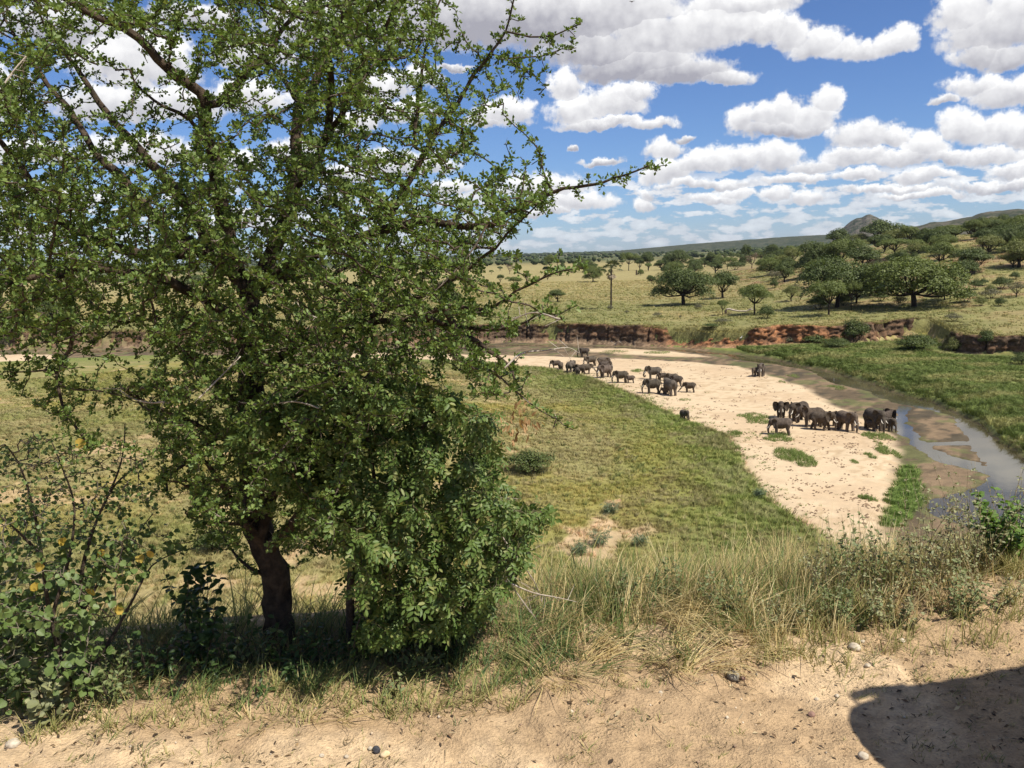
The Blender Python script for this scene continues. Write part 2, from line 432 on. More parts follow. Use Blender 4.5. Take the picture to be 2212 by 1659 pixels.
BANKLINE = [(-1400,830),(-900,790),(-300,765),(0,752),(205,748),(358,746),(700,741),(1000,737),(1123,735),(1250,738),(1350,742),(1450,745),(1520,749),(1588,750),(1640,744),(1690,741),(1760,742),(1810,741),(1870,738),(1940,732),(2000,732),(2035,742),(2055,757),(2110,764),(2212,769),(2400,792),(2700,850),(3100,960)]
BANK = [onplane(u, v, SANDZ+(0.3 if u < 1600 else 1.3)) for u, v in BANKLINE]
FAR = BANK + [(900, 400), (30000, 9000), (30000, 60000), (-30000, 60000), (-30000, 9000), (-900, 500)]
GRASSB = plan([(1600,760),(1614,764),(1684,774),(1746,790),(1806,800),(1862,817),(1898,827),(1938,843),(1971,853),(2021,863),(2047,877),(2080,890),(2127,913),(2153,936),(2180,953),(2212,976),(2300,1049),(2420,1118),(2700,1298)])
BENCH = GRASSB + [BANK[i] for i in range(len(BANK)-1, 12, -1)]
CORR = EDGE + [GRASSB[-1]] + GRASSB[::-1] + [BANK[i] for i in range(12, 0, -1)]
STRIPG = plan([(1920,1090),(1955,1000),(1968,1010),(1990,1070),(1975,1095),(1950,1130),(1910,1130)])

BARE = plan([(1215,1150),(1255,1140),(1300,1105),(1335,1060),(1350,1062),(1320,1110),(1335,1135),(1400,1125),(1420,1135),(1350,1170),(1330,1205),(1260,1225),(1215,1200)], SANDZ+1.0)
def lip(x): return 5.35 + np.where(x > 0, 0.17*np.minimum(x, 14), 0.06*np.maximum(x, -30))
def hill(x, y):
    a = np.degrees(np.arctan2(x, y)); d = np.hypot(x, y)
    back = sm((np.abs(a)-70)/30)
    return (25.0*sm((a-9)/22.0)*sm((d-212)/345.0)*(1-back))
def plain_z(x, y):
    h = hill(x, y); d = np.hypot(x, y)
    g = (fbm(x/38, y/38, 3, 4)-0.5)
    return CZ - 21.6 + h + g*(0.6+0.28*np.minimum(h, 14)) + 0.0*d
def height(x, y, full=False):
    x = np.asarray(x, float); y = np.asarray(y, float)
    sh = x.shape; x = x.ravel(); y = y.ravel()
    d = np.hypot(x, y)
    t = y-lip(x)
    wob = fbm(x/3.1, y/3.1, 40, 3)-0.5
    tt = t + wob*0.5
    near = -0.56*(np.sqrt(np.maximum(tt, 0)**2+0.5)-0.707) + (fbm(x/6, y/6, 41, 3)-.5)*0.25*sm(t/4)
    R = {k: np.full(x.shape, 1e3) for k in ('corr', 'sand', 'water', 'bench', 'far', 'strip', 'gs', 'edge')}
    m = (t > 25) & (d < 900)
    if m.any():
        X_, Y_ = x[m], y[m]
        nz = (fbm(X_/5.0, Y_/5.0, 11, 5, .6)-0.5)*4.2
        nw = (fbm(X_/2.8, Y_/2.8, 12, 5, .6)-0.5)*2.6
        R['corr'][m] = sd_poly(X_, Y_, CORR)+nz*0.5
        R['sand'][m] = np.minimum(np.minimum(sd_poly(X_, Y_, SAND), sd_poly(X_, Y_, LSAND)), sd_poly(X_, Y_, STRIP))+nz*0.7
        R['water'][m] = np.minimum(np.minimum(sd_poly(X_, Y_, MAIN), sd_poly(X_, Y_, ARM)), np.minimum(sd_poly(X_, Y_, LINK), sd_poly(X_, Y_, FARWATER)))+nw*0.8
        R['bench'][m] = sd_poly(X_, Y_, BENCH)+nz*0.35
        R['far'][m] = sd_poly(X_, Y_, FAR)
        R['gs'][m] = sd_poly(X_, Y_, STRIPG)+nz*0.4
    R['far'][d >= 900] = np.where(y[d >= 900] > 0, -1e3, 1e3)
    meadow = SANDZ + 0.15 + 2.4*sm(R['corr']/55) + (fbm(x/14, y/14, 13, 4)-0.5)*1.1*sm(R['corr']/12)
    bed = WATERZ + 0.13 + (fbm(x/4, y/4, 14, 3)-0.5)*0.10
    bed = bed + (SANDZ-bed)*sm(-R['sand']/3.0+0.25)
    wd = sm(-R['water']/2.4+0.35)
    bed = bed*(1-wd) + (WATERZ-0.28)*wd
    zf = np.where(R['corr'] < 0, bed, meadow)
    k = sm(-R['bench']/2.2+0.5)
    zb = SANDZ + 0.25 + 1.15*sm(-R['bench']/9) + (fbm(x/6, y/6, 15, 3)-.5)*0.5
    zf = zf*(1-k)+zb*k
    k = sm((-R['far']-1.5)/1.3)
    zf = zf*(1-k)+plain_z(x, y)*k
    a = near-zf
    z = np.where(t > 25, np.where(a > 3, near, np.where(a < -3, zf, zf+(a+3)**2/12)), near)
    z = np.where(t < 0, 0.0, z)
    top = sm(1-(t+1)/3.0)*sm((16-d)/4)
    z = z + top*((fbm(x/0.7, y/0.7, 20, 4)-0.5)*0.10 + (fbm(x/0.15, y/0.15, 21, 4)-0.5)*0.060)
    if full:
        R['t'] = t; R['d'] = d
        return z.reshape(sh), R
    return z.reshape(sh)
def hz(x, y): return float(height(np.array([x]), np.array([y]))[0])
def ground(u, v, dmax=900.0, dmin=2.0):
    """where the sight line through a picture point meets the ground"""
    d = ray(u, v); q = np.geomspace(dmin, dmax, 900)
    z = CZ + d.z*q; h = height(d.x*q, d.y*q)
    b = np.nonzero(z < h)[0]
    if len(b) == 0: k = dmax
    else:
        i = b[0]; k = q[i]
        if i > 0:
            f0, f1 = z[i-1]-h[i-1], z[i]-h[i]; k = q[i-1]+(q[i]-q[i-1])*f0/(f0-f1)
    x, y = d.x*k, d.y*k
    return x, y, hz(x, y)

# rings close together where the picture looks closely
rr = np.concatenate([np.linspace(0.3, 2.4, 12, endpoint=False), np.arange(2.4, 8.0, 0.032), np.geomspace(8.0, 55, 50, endpoint=False),
                     np.arange(55, 150, 0.55), np.arange(150, 300, 0.65), np.geomspace(300, 900, 90, endpoint=False), np.geomspace(900, 16500, 40)])
aa = np.radians(np.concatenate([np.linspace(-180, -42, 26, endpoint=False), np.linspace(-42, 42, 450, endpoint=False), np.linspace(42, 180, 26, endpoint=False)]))
na, nr = len(aa), len(rr)
GX = rr[:, None]*np.sin(aa)[None]; GY = rr[:, None]*np.cos(aa)[None]
GZ, R = height(GX, GY, True)
R = {k: v.reshape(GX.shape) for k, v in R.items()}
# earth albedo from what lies there
def lerp(a, b, k): return a*(1-k[..., None])+np.array(b)*k[..., None]
n1 = fbm(GX/9, GY/9, 50, 4); n2 = fbm(GX/1.7, GY/1.7, 51, 4); n3 = fbm(GX/28, GY/28, 52, 3); n4 = fbm(GX/120, GY/120, 53, 3)
alb = np.zeros(GX.shape+(3,)); alb[:] = (0.215, 0.190, 0.055)                       # meadow grass
alb = lerp(alb, (0.235, 0.205, 0.085), sm((n3-0.42)/0.22))                           # straw patches
alb = lerp(alb, (0.40, 0.285, 0.155), sm((n1*0.6+n2*0.4-0.575)/0.07)*sm((R['corr']-10)/25)*0.85)  # bare earth
alb = lerp(alb, (0.140, 0.172, 0.046), sm(1-(R['corr']-1)/(9+16*n3))*0.9)
alb = lerp(alb, (0.155, 0.165, 0.05), sm((fbm(GX/16, GY/22, 54, 3)-0.5)/0.12)*0.6)                  # fresh green next to the sand
alb = lerp(alb, (0.36, 0.26, 0.15), sm((n2-.5)/.1)*sm(1-(R['t']-38)/32)*(R['t'] < 80)*0.8)
bp = sd_poly(GX.ravel(), GY.ravel(), BARE).reshape(GX.shape)+(fbm(GX/1.2, GY/1.2, 57, 3)-.5)*2.5
alb = lerp(alb, (0.42, 0.30, 0.18), sm(-bp/1.2+.3)*(GY < 120))
alb = lerp(alb, (0.140, 0.160, 0.046), sm(1-R['corr']/30)*sm((n3*.5+n1*.5-.44)/.1)*.65)
inc = R['corr'] < 0
bedc = np.zeros_like(alb); bedc[:] = (0.18, 0.127, 0.078)
bedc = lerp(bedc, (0.105, 0.078, 0.048), sm((fbm((GX*.5+GY*.87)/7+n1*1.5, (GX*.87-GY*.5)/1.6, 55, 4)-0.47)/0.1))
bedc = lerp(bedc, (0.06, 0.05, 0.034), sm((n1*.5+n2*.5-0.55)/0.06)*.8)
bedc = lerp(bedc, (0.10, 0.115, 0.04), sm((fbm(GX/3.3, GY/3.3, 56, 4)-0.56)/0.06)*.6)
bedc = lerp(bedc, (0.33, 0.24, 0.14), sm((R['water']-0.8)/3)*sm((n1*.6+n2*.4-0.44)/.12)*(GX > 55)*(GY < 112))
bedc = lerp(bedc, (0.50, 0.385, 0.25), sm(-R['sand']/2.2+0.45))
trk = sm((fbm(GX/.9, GY/1.3, 58, 3)-.56)/.06)*sm((fbm(GX/9, GY/9, 59, 3)-.38)/.2)
bedc = lerp(bedc, (0.40, 0.295, 0.18), sm(-R['sand']/2+0.5)*trk*.95)
bedc = lerp(bedc, (0.44, 0.32, 0.20), sm(-R['sand']/2+0.5)*sm((n1-0.52)/0.1)*0.6)
bedc = lerp(bedc, (0.075, 0.055, 0.033), sm(-R['water']/0.8+0.5))
alb = np.where(inc[..., None], bedc, alb)
alb = lerp(alb, (0.150, 0.175, 0.055), sm(-R['bench']/1.5+0.5))
alb = lerp(alb, (0.23, 0.22, 0.07), sm(-R['bench']/6-0.3)*sm((n1-.45)/.2))
alb = lerp(alb, (0.11, 0.16, 0.03), sm(-R['gs']/1.0+0.5))
far_ = sm((-R['far']-1.0)/1.5)
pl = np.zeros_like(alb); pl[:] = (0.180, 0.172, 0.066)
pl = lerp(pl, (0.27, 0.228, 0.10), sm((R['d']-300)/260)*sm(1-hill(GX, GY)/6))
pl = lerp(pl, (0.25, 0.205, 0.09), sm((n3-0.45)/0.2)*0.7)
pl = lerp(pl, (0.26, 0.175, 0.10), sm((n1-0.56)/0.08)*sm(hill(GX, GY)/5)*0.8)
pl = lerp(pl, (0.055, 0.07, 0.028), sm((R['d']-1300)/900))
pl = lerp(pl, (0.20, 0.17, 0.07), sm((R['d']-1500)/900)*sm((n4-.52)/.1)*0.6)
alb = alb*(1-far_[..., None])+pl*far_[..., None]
topk = sm(1-(R['t']-0.2)/2.2)*(R['d'] < 40)
soil = np.zeros_like(alb); soil[:] = (0.50, 0.365, 0.225)
soil = lerp(soil, (0.38, 0.265, 0.155), sm((fbm(GX/0.9, GY/0.9, 60, 4)-0.45)/0.15))
soil = lerp(soil, (0.22, 0.15, 0.09), sm((R['t']+0.9)/1.0)*0.6*sm((fbm(GX/.3, GY/.3, 61, 3)-.4)/.2))
slope = np.zeros_like(alb); slope[:] = (0.22, 0.17, 0.085)
alb = lerp(alb, (0.22, 0.17, 0.085), sm(1-(R['t']-30)/25)*(R['d'] < 80))
alb = alb*(1-topk[..., None])+soil*topk[..., None]
ALB = alb
def region_of():
    k = np.zeros(GX.shape, int)                          # 0 bluff top, 1 slope and meadow, 2 sand, 3 river bed, 4 green bench, 5 plain
    k[R['t'] > 1.5] = 1
    k[inc & (R['t'] > 25)] = 3
    k[inc & (R['sand'] < 0) & (R['t'] > 25)] = 2
    k[(R['bench'] < 0) & (R['t'] > 25)] = 4
    k[(R['far'] < -1.5)] = 5
    return k
# ground material: albedo from the survey above, grain from noise
def ground_mat(name, gs, bs, amt, bd=0.02):
    m, t, o = new_mat(name)
    p = geo_pos(t)
    f, _ = noise(p, gs, 6, 0.7); g, _ = noise(p, gs*7.3, 3, 0.6)
    c = mulc(attr(t, 'tint'), mixc((f*0.65+g*0.35).ss(0.28, 0.72), (1-amt, 1-amt, 1-amt*0.95), (1+amt, 1+amt, 1+amt*0.9)))
    bsdf(t, o, c, 0.92, 0.12, f*0.6+g*0.4, bs, bd)
    return m
kk = region_of()[:-1, :]
V_all = np.stack([GX, GY, GZ], -1).reshape(-1, 3)
i0 = (np.arange(nr-1)[:, None]*na + np.arange(na)[None]); i1 = (np.arange(nr-1)[:, None]*na + (np.arange(na)[None]+1) % na)
QUADS = np.stack([i0, i1, i1+na, i0+na], -1)
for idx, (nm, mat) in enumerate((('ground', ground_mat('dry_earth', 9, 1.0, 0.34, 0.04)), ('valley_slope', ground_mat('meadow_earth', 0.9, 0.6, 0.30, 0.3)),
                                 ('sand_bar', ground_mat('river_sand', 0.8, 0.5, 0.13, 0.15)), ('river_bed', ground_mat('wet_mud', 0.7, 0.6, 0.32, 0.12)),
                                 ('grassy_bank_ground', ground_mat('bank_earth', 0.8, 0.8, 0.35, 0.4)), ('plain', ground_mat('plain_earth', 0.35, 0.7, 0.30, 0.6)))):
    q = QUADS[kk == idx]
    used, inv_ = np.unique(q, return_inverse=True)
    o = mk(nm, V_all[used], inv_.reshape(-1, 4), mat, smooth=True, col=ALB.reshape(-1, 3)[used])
    kind(o, 'structure')

# water lying in the channels
m, t, o = new_mat('river_water')
p = geo_pos(t); f, _ = noise(p, 1.3, 4, 0.6); g, _ = noise(p, 0.12, 3, 0.5)
b = bsdf(t, o, mixc(g.ss(.4, .6), (0.055, 0.048, 0.026), (0.085, 0.072, 0.042)), 0.06, 0.5, f, 0.10, 0.02)
b.inputs['IOR'].default_value = 1.33
M_WATER = m
wx0 = [p[0] for p in MAIN+ARM+FARWATER+LINK]; wy0 = [p[1] for p in MAIN+ARM+FARWATER+LINK]
cx = np.linspace(min(wx0)-5, max(wx0)+5, 40); cy = np.linspace(min(wy0)-3, max(wy0)+3, 40)
WX, WY = np.meshgrid(cx, cy)
# keep the sheet only where the river corridor runs
cell = np.array([[i, j] for i in range(39) for j in range(39)])
cxm = (cx[cell[:, 1]]+cx[cell[:, 1]+1])/2; cym = (cy[cell[:, 0]]+cy[cell[:, 0]+1])/2
keep = (sd_poly(cxm, cym, CORR) < 12)
cell = cell[keep]; a_ = cell[:, 0]*40+cell[:, 1]
o = mk('river_water', np.stack([WX.ravel(), WY.ravel(), np.full(1600, WATERZ)], 1), np.stack([a_, a_+1, a_+41, a_+40], 1), M_WATER)
kind(o, 'structure')

# the cut river bank: an eroded earth face along the bank line
bl = resample([(x, y, 0) for x, y in BANK], 0.36)[:, :2]
tg = np.gradient(bl, axis=0); tg /= np.linalg.norm(tg, axis=1, keepdims=True)
nrm = np.stack([-tg[:, 1], tg[:, 0]], 1)
if np.mean(nrm[:, 1]) < 0: nrm = -nrm                     # points away from the river
sl = np.arange(len(bl))*0.36
bu = np.array([(UC+FPX*(x/y)) for x, y in bl])            # bearing along the bank
rows = 22
slump = np.clip(sm((bu-1420)/60)*sm((1640-bu)/45)*0.95 + sm((bu-1985)/12)*sm((2058-bu)/20)*0.9 + sm((fbm(sl/16, sl*0, 70, 3)-0.57)/0.12)*0.38 + sm((1130-bu)/250)*0.4, 0, 1)
gul = fbm(sl/2.6, sl*0, 71, 4)-0.5
cleft = sm((np.abs(fbm(sl/6.5, sl*0, 69, 2)-0.5)-0.0)/0.045)          # 0 in narrow clefts
cleft = 1-cleft
GK = np.zeros((rows, len(bl))); BV = np.zeros((rows, len(bl), 3)); BC = np.zeros((rows, len(bl), 3))
zbot = height(bl[:, 0]-nrm[:, 0]*1.6, bl[:, 1]-nrm[:, 1]*1.6)-0.25
for r in range(rows):
    h = r/(rows-3) if r < rows-2 else 1.0
    steep = 0.35+0.55*h
    apron = (1-np.clip(h/0.32, 0, 1))**1.6*(1.6+1.2*(fbm(sl/5, sl*0, 72, 3)))
    back = slump*4.2*h + (1-slump)*steep
    off = -apron + back + cleft*1.8*(0.25+.75*h)*(1-.5*slump) + gul*2.4*(0.35+0.65*np.sin(np.pi*min(h, 1)))*(1-0.3*slump) + (fbm(sl/1.1, np.full_like(sl, r*0.55), 73, 3)-0.5)*1.5
    if 0.55 < h < 0.86: off = off + (1-slump)*0.35*np.maximum(fbm(sl/7, sl*0, 74, 2)-0.45, 0)*4
    if r >= rows-2: off = off + (r-rows+3)*1.6 + 0.1
    px, py = bl[:, 0]+nrm[:, 0]*off, bl[:, 1]+nrm[:, 1]*off
    zt = plain_z(bl[:, 0]+nrm[:, 0]*6, bl[:, 1]+nrm[:, 1]*6) + 0.05
    drop = (fbm(sl/9, sl*0, 75, 3)-0.5)*0.9
    zt = zt + drop - slump*0.5
    z = zbot + (zt-zbot)*h**(1.0+0.15*slump)
    if r == rows-2: z = zt+0.12
    if r == rows-1: z = plain_z(px, py)-0.25
    BV[r] = np.stack([px, py, z], 1)
    lay = fbm(sl/14, np.full_like(sl, h*6), 76, 3)
    red = sm((bu-1380)/120)*sm((1880-bu)/130)
    c = lerp(np.tile((0.125, 0.088, 0.058), (len(sl), 1)), (0.33, 0.155, 0.075), np.clip(red*0.8+0.2*sm((lay-.5)/.1)+slump*.25, 0, 1))
    c = lerp(c, (0.30, 0.22, 0.145), np.clip((1-h/0.3), 0, 1)*0.85)
    c = lerp(c, (0.07, 0.046, 0.032), sm((fbm(sl/1.4, np.full_like(sl, r*0.4), 77, 3)-0.5)/0.08)*0.7)
    gk = sm((fbm(sl/3, np.full_like(sl, r*0.3), 78, 3)-0.5)/0.1)*np.clip(slump*0.9-0.4*red, 0, 1)*(0.3+0.6*h)
    gk = np.maximum(gk, sm((bu-1985)/12)*sm((2058-bu)/20))
    c = lerp(c, (0.155, 0.135, 0.062), gk*.85); GK[r] = gk
    if r >= rows-2: c = np.tile((0.17, 0.155, 0.055), (len(sl), 1))
    BC[r] = c
m, t, o = new_mat('bank_earth_face')
p = geo_pos(t); f, _ = noise(p, 1.1, 6, 0.7)
bsdf(t, o, mulc(attr(t, 'tint'), mixc(f.ss(.3, .7), (.6, .58, .55), (1.35, 1.33, 1.3))), 0.95, 0.1, f, 1.0, 0.35)
nb = len(bl); a_ = (np.arange(rows-1)[:, None]*nb+np.arange(nb-1)[None]).ravel()
o = mk('river_bank', BV.reshape(-1, 3), np.stack([a_, a_+1, a_+nb+1, a_+nb], 1), m, smooth=True, col=BC.reshape(-1, 3))
kind(o, 'structure')

# far hills beyond the plain
def ridge(name, prof, dist, depth, c0, c1, seed):
    """prof: (u, v of the skyline); built as a real hill at its own distance"""
    us = np.array([p[0] for p in prof]); vs = np.array([p[1] for p in prof])
    uu = np.linspace(us[0], us[-1], 220); vv = np.interp(uu, us, vs)
    V = []; nrow = 16
    for r in range(nrow):
        f = r/(nrow-1)
        prof_h = math.sin(math.pi*min(f*1.0, 1.0))**0.9 if 0 < f < 1 else 0
        for i in range(len(uu)):
            d = ray(uu[i], vv[i]); k = (dist)/math.hypot(d.x, d.y)
            top = CZ+d.z*k; dd = dist + (f-0.5)*depth
            sx, sy = d.x/math.hypot(d.x, d.y)*dd, d.y/math.hypot(d.x, d.y)*dd
            V.append((sx, sy, -25 + (top+25)*prof_h))
    V = np.array(V); n_ = len(uu)
    amp = np.minimum(np.maximum(V[:, 2]+25, 0), 100)*0.10
    V[:, 2] += (fbm(V[:, 0]/60, V[:, 1]/60, seed, 5)-0.5)*amp
    a_ = (np.arange(nrow-1)[:, None]*n_+np.arange(n_-1)[None]).ravel()
    m, t, o = new_mat(name+'_cover')
    p = geo_pos(t); f, _ = noise(p, 0.022, 6, 0.7); g, _ = noise(p, 0.11, 3, 0.6)
    bsdf(t, o, mixc((f*.6+g*.4).ss(.42, .58), c0, c1), 0.95, 0.05, f, 1.0, 12.0)
    o = mk(name, V, np.stack([a_, a_+1, a_+n_+1, a_+n_], 1), m, smooth=True)
    kind(o, 'structure')
ridge('rocky_hill', [(1795,508),(1822,492),(1840,478),(1850,473),(1862,470),(1872,464),(1880,463),(1892,468),(1900,473),(1912,478),(1925,487),(1950,498),(1985,508)], 3800, 700, (0.032, 0.042, 0.024), (0.13, 0.112, 0.09), 80)
ridge('wooded_ridge', [(1870,512),(1930,494),(1985,488),(2010,480),(2040,478),(2070,474),(2100,468),(2120,459),(2140,456),(2165,454),(2200,450),(2230,452),(2300,440),(2420,450),(2600,480)], 2900, 1100, (0.030, 0.040, 0.020), (0.11, 0.097, 0.07), 81)
ridge('low_ridge', [(1300,545),(1480,528),(1560,522),(1640,516),(1720,510),(1800,506),(1900,503),(2000,500),(2200,500)], 5200, 1500, (0.030, 0.042, 0.024), (0.075, 0.078, 0.048), 82)
ridge('blue_ridge', [(-500,572),(-250,562),(-100,566),(0,565),(60,563),(140,569),(260,572),(420,573),(520,574)], 9000, 2000, (0.05, 0.07, 0.055), (0.085, 0.10, 0.08), 83)

# ------------------------------------------------------------------ trees of the plain
M_LEAF_A = leaf_mat('acacia_leaf', (0.085, 0.112, 0.022), (0.150, 0.178, 0.042), trans=0.22)
M_LEAF_D = leaf_mat('dark_leaf', (0.056, 0.080, 0.018), (0.108, 0.135, 0.034), trans=0.2)
M_LEAF_L = leaf_mat('light_leaf', (0.12, 0.14, 0.036), (0.20, 0.205, 0.065), trans=0.25)
M_LEAF_G = leaf_mat('grey_leaf', (0.10, 0.10, 0.055), (0.17, 0.155, 0.09), trans=0.2)
M_LEAF_B = leaf_mat('brown_twig_leaf', (0.12, 0.085, 0.05), (0.19, 0.14, 0.085), trans=0.15)
M_LEAF_W = leaf_mat('woodland_leaf', (0.036, 0.052, 0.018), (0.075, 0.092, 0.034), trans=0.15)

def crown_mesh(lobes, n, size, r, shell=0.55, droop=0.0):
    """leaf sprays filling flattened lobes, thicker towards the outside, uneven"""
    vol = np.array([l[3]*l[4]*l[5] for l in lobes])**0.7; vol /= vol.sum()
    k = r.choice(len(lobes), n, p=vol); L = np.array(lobes)[k]
    d = rand_dirs(n, r); d[:, 2] = np.where(d[:, 2] < -0.25, -d[:, 2]*0.5, d[:, 2])
    rad = 1-np.abs(r.normal(0, 0.28, n)); rad = np.clip(rad, 0.05, 1.08)
    q = d*rad[:, None]
    clump = fbm(d[:, 0]*2.6+k*7.1+3, d[:, 1]*2.6+d[:, 2]*3.1, 5, 3)
    keep = clump > 0.36
    P = L[:, :3]+q*L[:, 3:6]*(0.80+0.42*clump[:, None]); P[:, 2] -= droop*(np.hypot(q[:, 0], q[:, 1])**3)
    P, d = P[keep], d[keep]; n = len(P)
    N = d+rand_dirs(n, r)*0.75+np.array([0, 0, .35]); D = rand_dirs(n, r)
    D = D-N*(np.sum(D*N, 1)/np.sum(N*N, 1))[:, None]
    s = size*r.uniform(0.6, 1.3, n)
    return leaf_mesh(P-D/np.linalg.norm(D, axis=1, keepdims=True)*s[:, None]*0.5, D, N, s, s*r.uniform(.45, .8, n))

def tree_protos():
    """unit trees: 1 m tall, base at the origin; (crown mesh data, trunk mesh data) for every habit"""
    P = {}
    def make(name, lobes, fork, mat, n, size, seed, tr=0.035, shrubby=False, droop=0.0, bark=None):
        r = np.random.default_rng(seed)
        V, F = crown_mesh(lobes, n, size, r, droop=droop)
        cr = mk('crown', V, F, mat, link=False)
        a = Acc()
        lean = r.normal(0, .03, 2)
        fk = np.array([lean[0], lean[1], fork])
        if not shrubby:
            pts = resample([(0, 0, -0.04), (lean[0]*.3, lean[1]*.3, fork*.5), fk], 0.05)
            Vt, Q, T = sweep(pts, np.linspace(tr*1.25, tr*.85, len(pts)), 7, .06, seed); a.add(Vt, Q, T)
        for l in lobes:
            end = np.array(l[:3])-np.array([0, 0, l[5]*0.1])
            st = fk*0.98 if not shrubby else np.array([r.normal(0, .03), r.normal(0, .03), -.03])
            mid = st*0.5+end*0.5+np.array([*r.normal(0, .03, 2), -0.04*np.hypot(*end[:2])/0.3])
            pts = resample([st, mid, end], 0.06)
            Vt, Q, T = sweep(pts, np.linspace(tr*.62, tr*.16, len(pts)), 5, .05, seed); a.add(Vt, Q, T)
            for _ in range(3):
                e2 = end+np.array([l[3], l[4], l[5]])*rand_dirs(1, r)[0]*0.75; e2[2] = max(e2[2], end[2]-0.02)
                s2 = mid*0.4+end*0.6
                pts = resample([s2, (s2+e2)/2+r.normal(0, .015, 3), e2], 0.07)
                Vt, Q, T = sweep(pts, np.linspace(tr*.24, tr*.07, len(pts)), 4, .05, seed); a.add(Vt, Q, T)
        tk = a.build('trunk', bark or M_FARBARK, link=False, smooth=True)
        P.setdefault(name, []).append((cr.data, tk.data))
    for s in range(4):                                        # broad round acacia of many billows
        r = np.random.default_rng(100+s); lobes = []
        for i in range(9):
            a = i/9*6.28+r.uniform(-.3, .3); q = r.uniform(.28, .52)
            lobes.append((q*math.cos(a), q*math.sin(a), r.uniform(.44, .68), r.uniform(.22, .32), r.uniform(.22, .32), r.uniform(.18, .26)))
        for i in range(4):
            a = r.uniform(0, 6.28); lobes.append((.52*math.cos(a), .52*math.sin(a), r.uniform(.30, .40), r.uniform(.18, .26), r.uniform(.18, .26), r.uniform(.16, .21)))
        for i in range(4): lobes.append((r.uniform(-.25, .25), r.uniform(-.25, .25), r.uniform(.72, .83), r.uniform(.22, .34), r.uniform(.22, .34), r.uniform(.13, .18)))
        make('round', lobes, .27, M_LEAF_D if s % 2 else M_LEAF_A, 22000, .034, 110+s, .036, droop=.12)
    for s in range(4):                                        # flat-topped umbrella acacia
        r = np.random.default_rng(140+s); lobes = []
        for i in range(8):
            a = i/8*6.28+r.uniform(-.3, .3); q = r.uniform(.22, .58)
            lobes.append((q*math.cos(a), q*math.sin(a), r.uniform(.62, .84), r.uniform(.22, .34), r.uniform(.22, .34), r.uniform(.11, .16)))
        lobes.append((0, 0, .86, .38, .38, .11))
        make('umbrella', lobes, .36, M_LEAF_A, 13000, .034, 150+s, .030, droop=.08)
    for s in range(3):                                        # domed tree with a short trunk
        r = np.random.default_rng(180+s); lobes = []
        for i in range(7):
            a = i/7*6.28+r.uniform(-.3, .3); q = r.uniform(.2, .38)
            lobes.append((q*math.cos(a), q*math.sin(a), r.uniform(.40, .68), r.uniform(.2, .3), r.uniform(.2, .3), r.uniform(.17, .26)))
        lobes.append((0, 0, .74, .3, .3, .22))
        make('dome', lobes, .2, M_LEAF_D, 9000, .042, 190+s, .04)
        make('dome_light', lobes, .2, M_LEAF_L, 6000, .040, 195+s, .04)
        make('dome_grey', lobes, .2, M_LEAF_G, 1500, .045, 197+s, .03)
    for s in range(3):                                        # bush: leaves down to the ground
        r = np.random.default_rng(220+s); lobes = []
        for i in range(6):
            a = i/6*6.28+r.uniform(-.3, .3); q = r.uniform(.2, .42)
            lobes.append((q*math.cos(a), q*math.sin(a), r.uniform(.28, .5), r.uniform(.26, .36), r.uniform(.26, .36), r.uniform(.25, .36)))
        lobes.append((0, 0, .62, .34, .34, .34))
        make('bush', lobes, .1, M_LEAF_D, 5200, .055, 230+s, .028, shrubby=True)
        make('bush_light', lobes, .1, M_LEAF_L, 3200, .06, 233+s, .028, shrubby=True)
        make('bush_grey', lobes, .1, M_LEAF_G, 1300, .07, 236+s, .028, shrubby=True)
    r = np.random.default_rng(260); lobes = []
    for i in range(7):
        a = i/7*6.28; lobes.append((.3*math.cos(a), .3*math.sin(a), r.uniform(.45, .85), .18, .18, .15))
    make('bare', lobes, .25, M_LEAF_B, 700, .05, 261, .03, bark=bark_mat('bark_brown', (.11, .08, .055), (.2, .15, .11), 3))
    return P
PROTO = tree_protos()
TREE_N = 0
def plant(habit, name, label, cat, x, y, z, h, w, group=None, var=None, rz=None):
    """a tree of height h and crown width w standing at x, y"""
    global TREE_N
    TREE_N += 1
    r = random.Random(TREE_N*31+5)
    vs = PROTO[habit]; cr, tk = vs[(TREE_N if var is None else var) % len(vs)]
    o = thing(name, label, cat, (x, y, z-0.05*h*0.3), r.uniform(0, 6.28) if rz is None else rz, group)
    base_w = {'round': 1.45, 'umbrella': 1.55, 'dome': 1.15, 'bush': 1.25, 'bare': 0.95}[habit.split('_')[0]]
    k = w/base_w
    for nm, me in (('crown', cr), ('trunk', tk)):
        c = bpy.data.objects.new(nm, me); COL.objects.link(c); c.parent = o
        c.scale = (k, k, h) if nm == 'crown' else ((k+h)/2, (k+h)/2, h)
        if nm == 'trunk' : c.scale = (k, k, h)
    return o
def plant_px(habit, name, label, cat, u, vb, vt, wpx, group=None, var=None, dist=None):
    if dist is None: x, y, z = ground(u, vb)
    else:
        d = ray(u, vb); k = dist/math.hypot(d.x, d.y); x, y = d.x*k, d.y*k; z = hz(x, y)
    D = math.hypot(x, y)
    zt = CZ + ray(u, vt).z/math.hypot(ray(u, vt).x, ray(u, vt).y)*D
    return plant(habit, name, label, cat, x, y, z, max(zt-z, 0.6), wpx*D/FPX*(1.03 if habit in ('round', 'umbrella') else 1.0), group, var)

